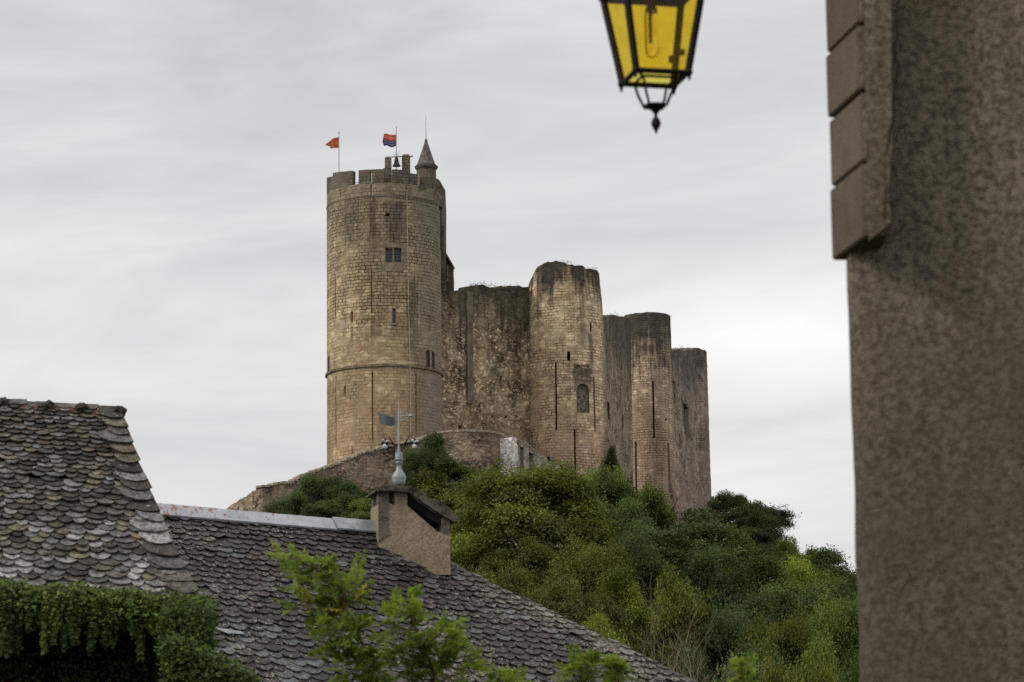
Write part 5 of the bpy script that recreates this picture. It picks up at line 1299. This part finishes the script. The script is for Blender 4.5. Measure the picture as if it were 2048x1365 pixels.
locust('locust_sapling', 'second locust sapling with several leafy tips right of the tallest one',
       [(870, 1440), (862, 1380), (868, 1340), (848, 1300), (836, 1270), (826, 1240), (818, 1215)],
       [(808, 1202, 16, 1.15), (795, 1226, 22, 1.1), (826, 1228, 24, .95), (812, 1262, 28, .75), (825, 1290, 32, .9), (848, 1290, 24, 1.1), (800, 1305, 28, .75), (886, 1262, 20, 1.2), (895, 1285, 24, .9), (868, 1305, 28, .75), (938, 1292, 24, 1.0), (925, 1315, 28, .75), (905, 1335, 32, .6), (880, 1350, 32, .7), (830, 1340, 36, .6), (940, 1345, 28, .8), (800, 1345, 26, .7)], 18.4, 8)
locust('locust_sapling', 'leafy locust tip at the bottom edge between second sapling and roof lichen', [(1012, 1440), (1008, 1375)], [(1005, 1358, 24, 1.05), (985, 1366, 20, .9), (1025, 1362, 20, 1.0)], 18.2, 12)
locust('locust_sapling', 'rounded locust tip low on the roof, left of the smallest tip', [(1165, 1440), (1162, 1375), (1160, 1340)], [(1158, 1322, 20, 1.05), (1175, 1326, 16, 1.1), (1150, 1345, 24, .8), (1178, 1350, 20, .8), (1160, 1365, 28, .7)], 18.1, 17)
locust('locust_sapling', 'smallest locust tip near the lower end of the roof edge', [(1240, 1440), (1236, 1375), (1236, 1345)], [(1238, 1326, 12, 1.1), (1228, 1345, 18, .9), (1244, 1350, 16, .8), (1235, 1366, 22, .7)], 18.3, 21)
locust('locust_sapling', 'isolated bright locust tip at the bottom edge in front of the trees', [(1484, 1440), (1482, 1375)], [(1474, 1340, 12, 1.2), (1484, 1352, 16, 1.1), (1490, 1366, 18, 1.0)], 18.2, 29)

# ------------------------------------------------------------------ street lantern
def lantern():
    D = 12.0; pxm = D/FPX
    cb = W(1310, 157, D)                        # centre of the lower frame
    t = thing('street_lantern', 'hanging wrought iron street lantern with amber glass', 'street lamp', cb)
    rot = R(13); side = 110*pxm; zb_ = cb.z
    def cor(k, s, z):
        sgn = ((-1, -1), (1, -1), (1, 1), (-1, 1))[k]
        v = Vector((sgn[0]*s/2, sgn[1]*s/2, 0)); v.rotate(Matrix.Rotation(rot, 3, 'Z'))
        return Vector((cb.x+v.x, cb.y+v.y, z))
    H = 190*pxm; s1 = side+H*2*.158+.0; zt_ = zb_+H
    for k in range(4):
        b = MB(); b.tube([cor(k, side, zb_), cor(k, s1, zt_)], .0155, 4); b.build('corner_bar', m_iron, t)
    b = MB()
    for k in range(4): b.tube([cor(k, side, zb_), cor((k+1) % 4, side, zb_)], .012, 6)
    for k in range(4):
        b.lathe(cor(k, side+.008, zb_), [(.004, -.034), (.007, -.018), (.013, -.006), (.016, 0), (.012, .012)], 8)
    b.build('lower_frame', m_iron, t)
    b = MB()
    for k in range(4): b.tube([cor(k, s1, zt_), cor((k+1) % 4, s1, zt_)], .016, 6)
    b.build('upper_frame', m_iron, t)
    # amber panes, thin real glass sheets
    m, nt = new_mat('amber_glass')
    p = nd(nt, 'ShaderNodeTexCoord').outputs['Object']; n = NZ(nt, p, 14, 4, .6)
    dust = NZ(nt, mapping(nt, p, (1, 1, .4)), 30, 4, .7)
    c = MX(nt, MR(nt, n, .3, .7), (0.97, 0.79, 0.12), (1.0, 0.87, 0.20)); c = MX(nt, MR(nt, dust, .5, .7, 0, .35), c, (.6, .42, .07))
    tb = nd(nt, 'ShaderNodeBsdfTransparent', {0: c}); tl = nd(nt, 'ShaderNodeBsdfTranslucent', {0: (0.85, 0.52, 0.03, 1)}); gl = nd(nt, 'ShaderNodeBsdfGlossy', {0: (1, 1, 1, 1), 1: .15})
    a = nd(nt, 'ShaderNodeMixShader', {0: .14, 1: tb.outputs[0], 2: tl.outputs[0]}); a = nd(nt, 'ShaderNodeMixShader', {0: .03, 1: a.outputs[0], 2: gl.outputs[0]})
    nd(nt, 'ShaderNodeOutputMaterial', {0: a.outputs[0]})
    for k in range(4):
        b = MB(); A, B_, C_, D_ = cor(k, side, zb_), cor((k+1) % 4, side, zb_), cor((k+1) % 4, s1, zt_), cor(k, s1, zt_)
        b.add([A, B_, C_, D_], [(0, 1, 2, 3)]); b.build('glass_pane', m, t)
    # lower crown and finial
    b = MB(); zf = zb_-60*pxm
    for k in range(4):
        a0 = cor(k, side*.62, zb_-.015); a1 = cor(k, side*.52, zb_-32*pxm); a2 = cor(k, side*.34, zf); b.tube([cor(k, side*.86, zb_-.004), a0, a1, a2, cor(k, side*.12, zf-.006)], .0062, 6)
    for k in range(4): b.tube([cor(k, side*.66, zb_-.012), cor((k+1) % 4, side*.66, zb_-.012)], .006, 6)
    b.build('lower_crown', m_iron, t)
    b = MB(); b.lathe((cb.x, cb.y, zf), [(.003, -58*pxm), (.007, -52*pxm), (9*pxm, -42*pxm), (10.5*pxm, -36*pxm), (8*pxm, -28*pxm), (3.5*pxm, -22*pxm), (3.5*pxm, -17*pxm), (9*pxm, -9*pxm), (20*pxm, -2*pxm), (24*pxm, 3*pxm), (10*pxm, 5*pxm)], 20); b.build('finial', m_iron, t, smooth=True)
    # lamp inside
    m_bulb, nt = new_mat('clear_bulb')
    g = nd(nt, 'ShaderNodeBsdfGlass', {'Color': (1, .97, .9, 1), 'Roughness': .05, 'IOR': 1.3}); nd(nt, 'ShaderNodeOutputMaterial', {0: g.outputs[0]})
    b = MB(); zc_ = zb_+50*pxm; b.lathe((cb.x-.01, cb.y, zc_), [(.002, -.012), (.014, -.008), (.026, .008), (.029, .03), (.029, .16), (.025, .20)], 20); b.build('bulb', m_bulb, t, smooth=True)
    b = MB(); b.tube([(cb.x-.01, cb.y, zc_+.19), (cb.x-.01, cb.y, zt_)], .02, 10); b.tube([(cb.x-.014, cb.y, zc_+.05), (cb.x-.014, cb.y, zc_+.2)], .006, 6); b.build('bulb_holder', m_bell, t)
    b = MB(); q = cor(2, side+80*pxm*.316, zb_+68*pxm); b.box(q+Vector((-.012, 0, -.01)), .045, .015, .03); b.box(q+Vector((.02, 0, .02)), .03, .015, .025); b.build('hinge_latch', m_iron, t)
    # roof of the lantern, above the frame
    b = MB(); V = [cor(k, s1*1.12, zt_) for k in range(4)]+[cor(k, s1*.35, zt_+.17) for k in range(4)]
    b.add(V, [(0, 1, 5, 4), (1, 2, 6, 5), (2, 3, 7, 6), (3, 0, 4, 7), (4, 5, 6, 7)]); b.lathe((cb.x, cb.y, zt_+.16), [(.07, 0), (.07, .07), (.10, .09), (.03, .16), (.012, .25)], 16); b.build('lantern_roof', m_iron, t)
    b = MB(); b.tube([(cb.x, cb.y, zt_+.38), (cb.x, cb.y, zt_+.55), (cb.x+.35, cb.y, zt_+.75), (cb.x+.9, cb.y+.0, zt_+.6), (1.75, cb.y, zt_+.35)], .015, 8); b.tube([(cb.x+.4, cb.y, zt_+.74), (1.75, cb.y, zt_+.9)], .012, 8); b.build('bracket', m_iron, t)
lantern()

# ------------------------------------------------------------------ house corner on the right
def corner_house():
    m, nt = new_mat('brown_roughcast')
    p = nd(nt, 'ShaderNodeTexCoord').outputs['Object']
    n1 = NZ(nt, p, 34.0, 5, .72, .2); n2 = NZ(nt, p, 1.6, 4, .6); n3 = NZ(nt, p, 60.0, 3, .6)
    s = nd(nt, 'ShaderNodeSeparateXYZ', {0: p})
    drip = NZ(nt, mapping(nt, p, (6, 6, .7)), 1.0, 4, .6)
    c = MX(nt, MR(nt, n1, .38, .60), (.078, .062, .046), (.275, .230, .178))
    c = MX(nt, MR(nt, n2, .38, .62, 0, .5), c, (.115, .085, .06))
    c = MX(nt, MR(nt, drip, .5, .68, 0, .45), c, (.07, .058, .046))
    pit = nd(nt, 'ShaderNodeTexVoronoi', {'Vector': p, 'Scale': 30.0, 'Randomness': 1.0}).outputs['Distance']; c = MX(nt, MR(nt, pit, .16, .05, 0, .6), c, (.03, .024, .018))
    c = MX(nt, MR(nt, s.outputs[2], 4.6, 2.4, 0, .55, True), c, (.055, .046, .036))  # darker downward: shade of the narrow street put into the colour
    finish(nt, c, .95, M2(nt, 'ADD', n1, M2(nt, 'MULTIPLY', n3, .4)), 1.0, .012, spec=.1)
    m_q0 = plain('smooth_quoin_render', (.150, .118, .094), .95, 2.5, .22, .6, .006, speck=.12)
    m_q, q_nt = new_mat('worn_quoin_render')
    qp = nd(q_nt, 'ShaderNodeTexCoord').outputs['Object']; qr = nd(q_nt, 'ShaderNodeObjectInfo').outputs['Random']
    qa = NZ(q_nt, qp, 4.0, 5, .65); qb = NZ(q_nt, qp, 50, 3, .7); qv = MR(q_nt, qr, 0, 1, .86, 1.14)
    qc = MX(q_nt, MR(q_nt, qa, .35, .65), (.11, .084, .066), (.155, .122, .098)); qc = MX(q_nt, MR(q_nt, qb, .4, .6, .3, 0), qc, (.07, .055, .045))
    finish(q_nt, VM(q_nt, 'MULTIPLY', qc, nd(q_nt, 'ShaderNodeCombineXYZ', {0: qv, 1: qv, 2: qv}).outputs[0]), .95, M2(q_nt, 'ADD', qa, qb), .8, .008, spec=.1)
    m_j = plain('sooty_joint', (.02, .015, .012), .95)
    D_SH = .08
    t = thing('corner_house', 'brown roughcast house corner with quoin blocks at the right edge', 'house', (1.4, 12, -1.6))
    # main body: corner line follows the photo, slightly rounded
    zt_ = 5.2; D0 = 11.90
    xa = lambda z: (W(1690, 530, D0).x + 0.0)
    rows = [(-1.6+i*.1) for i in range(int((zt_+1.6)/.1)+1)]
    x0 = W(1691, 560, D0).x+.02
    plan = [(x0+.9, D0+3.5), (x0+.45, D0+1.6), (x0+.012, D0+.09), (x0-.012, D0+.02), (x0-.008, D0-.04), (x0+.03, D0-.085)]+[(x0+.03+.05*k, D0-.09-.012*k) for k in range(1, 9)]+[(x0+.5+.3*k, D0-.2-.06*k) for k in range(1, 9)]+[(x0+3.2, D0+3.5)]
    V = []; F = []; n = len(plan)
    for z in rows:
        for i, (x, y) in enumerate(plan):
            w = .008*noise.noise(Vector((x*9, y*9, z*6.5)))+.004*noise.noise(Vector((i*.1, 0, z*1.2)))
            V.append((x+(w if i < 8 else 0), y+(w if i >= 5 else 0), z))
    for j in range(len(rows)-1):
        for i in range(n): F.append((j*n+i, j*n+(i+1) % n, (j+1)*n+(i+1) % n, (j+1)*n+i))
    F.append(tuple((len(rows)-1)*n+i for i in range(n)))
    mesh_obj('wall', V, F, m, t, smooth=True)
    # quoin blocks: side faces seen edge-on, joints open between them
    ys = [(-190, -45), (-40, 106), (113, 236), (243, 373), (380, 521)]
    L0, L1 = W(1658, 300, 12.0), W(1722, 300, 11.55)
    for k, (ya, yb) in enumerate(ys):
        dx = (yb-260)*.0*pxw if False else 0
        zb_ = W(1668, yb, 12.0).z; za = W(1660, ya, 12.0).z
        xl = L0.x+(.004 if k % 2 else -.002)
        plan = [(xl, 12.0), (xl+.080, 11.56), (xl+.105, 11.552), (xl+.165, 11.545), (xl+.18, 11.75), (xl+.14, 12.02)]
        bm = bmesh.new(); vb = [bm.verts.new((x, y, zb_)) for x, y in plan]; vt = [bm.verts.new((x, y, za)) for x, y in plan]
        nn_ = len(plan); fs = []
        for i in range(nn_): fs.append(bm.faces.new((vb[i], vb[(i+1) % nn_], vt[(i+1) % nn_], vt[i])))
        bm.faces.new(vb[::-1]); bm.faces.new(vt)
        for i, f in enumerate(fs): f.material_index = 0 if i == 0 or i == 5 else 1
        bmesh.ops.recalc_face_normals(bm, faces=bm.faces)
        bmesh.ops.bevel(bm, geom=bm.edges[:], offset=.006, segments=2, affect='EDGES')
        for v in bm.verts: v.co -= parent_loc(t)
        me = bpy.data.meshes.new('quoin'); bm.to_mesh(me); bm.free(); me.materials.append(m_q); me.materials.append(m)
        link(bpy.data.objects.new('quoin', me), t)
    b = MB(); xl = L0.x; z0, z1 = W(1668, 500, 12).z, W(1660, -190, 12).z
    pl = [(xl+.03, 11.99), (xl+.105, 11.60), (xl+.16, 11.56), (xl+.17, 11.8)]
    b.add([(x, y, z0) for x, y in pl]+[(x, y, z1) for x, y in pl], [(i, (i+1) % 4, 4+(i+1) % 4, 4+i) for i in range(4)]+[(3, 2, 1, 0), (4, 5, 6, 7)]); b.build('quoin_joint', m_j, t)
    P_ = [W(x, y, 11.53) for x, y in ((1727, -190), (1782, -190), (1784, 300), (1776, 380), (1782, 447), (1763, 461), (1738, 481), (1733, 300))]
    P_ = [q for q in P_]; b2 = MB()
    nsub = [];
    for i in range(len(P_)):
        q, w_ = P_[i], P_[(i+1) % len(P_)]
        for k in range(6): nsub.append(q.lerp(w_, k/6)+Vector((.004*noise.noise(Vector((i*3.1+k, 1, 1))), 0, .003*noise.noise(Vector((i*3.1+k, 7, 1))))))
    b2.prism(nsub, Vector((0, .012, 0))); b2.build('quoin_render', m, t)
    # crack beside the quoins
    cr = [(1797, -10), (1792, 40), (1794, 78), (1786, 90), (1790, 118), (1796, 130), (1788, 185), (1787, 235), (1780, 262), (1774, 300), (1768, 320), (1772, 380), (1768, 440)]
    b = MB(); r_ = random.Random(4)
    pts = [W(x, y, 11.535) for x, y in cr]
    for i in range(len(pts)-1): b.tube([pts[i], pts[i+1]], [.003+.006*r_.random(), .003+.006*r_.random()], 5)
    b.build('crack', m_j, t)
corner_house()
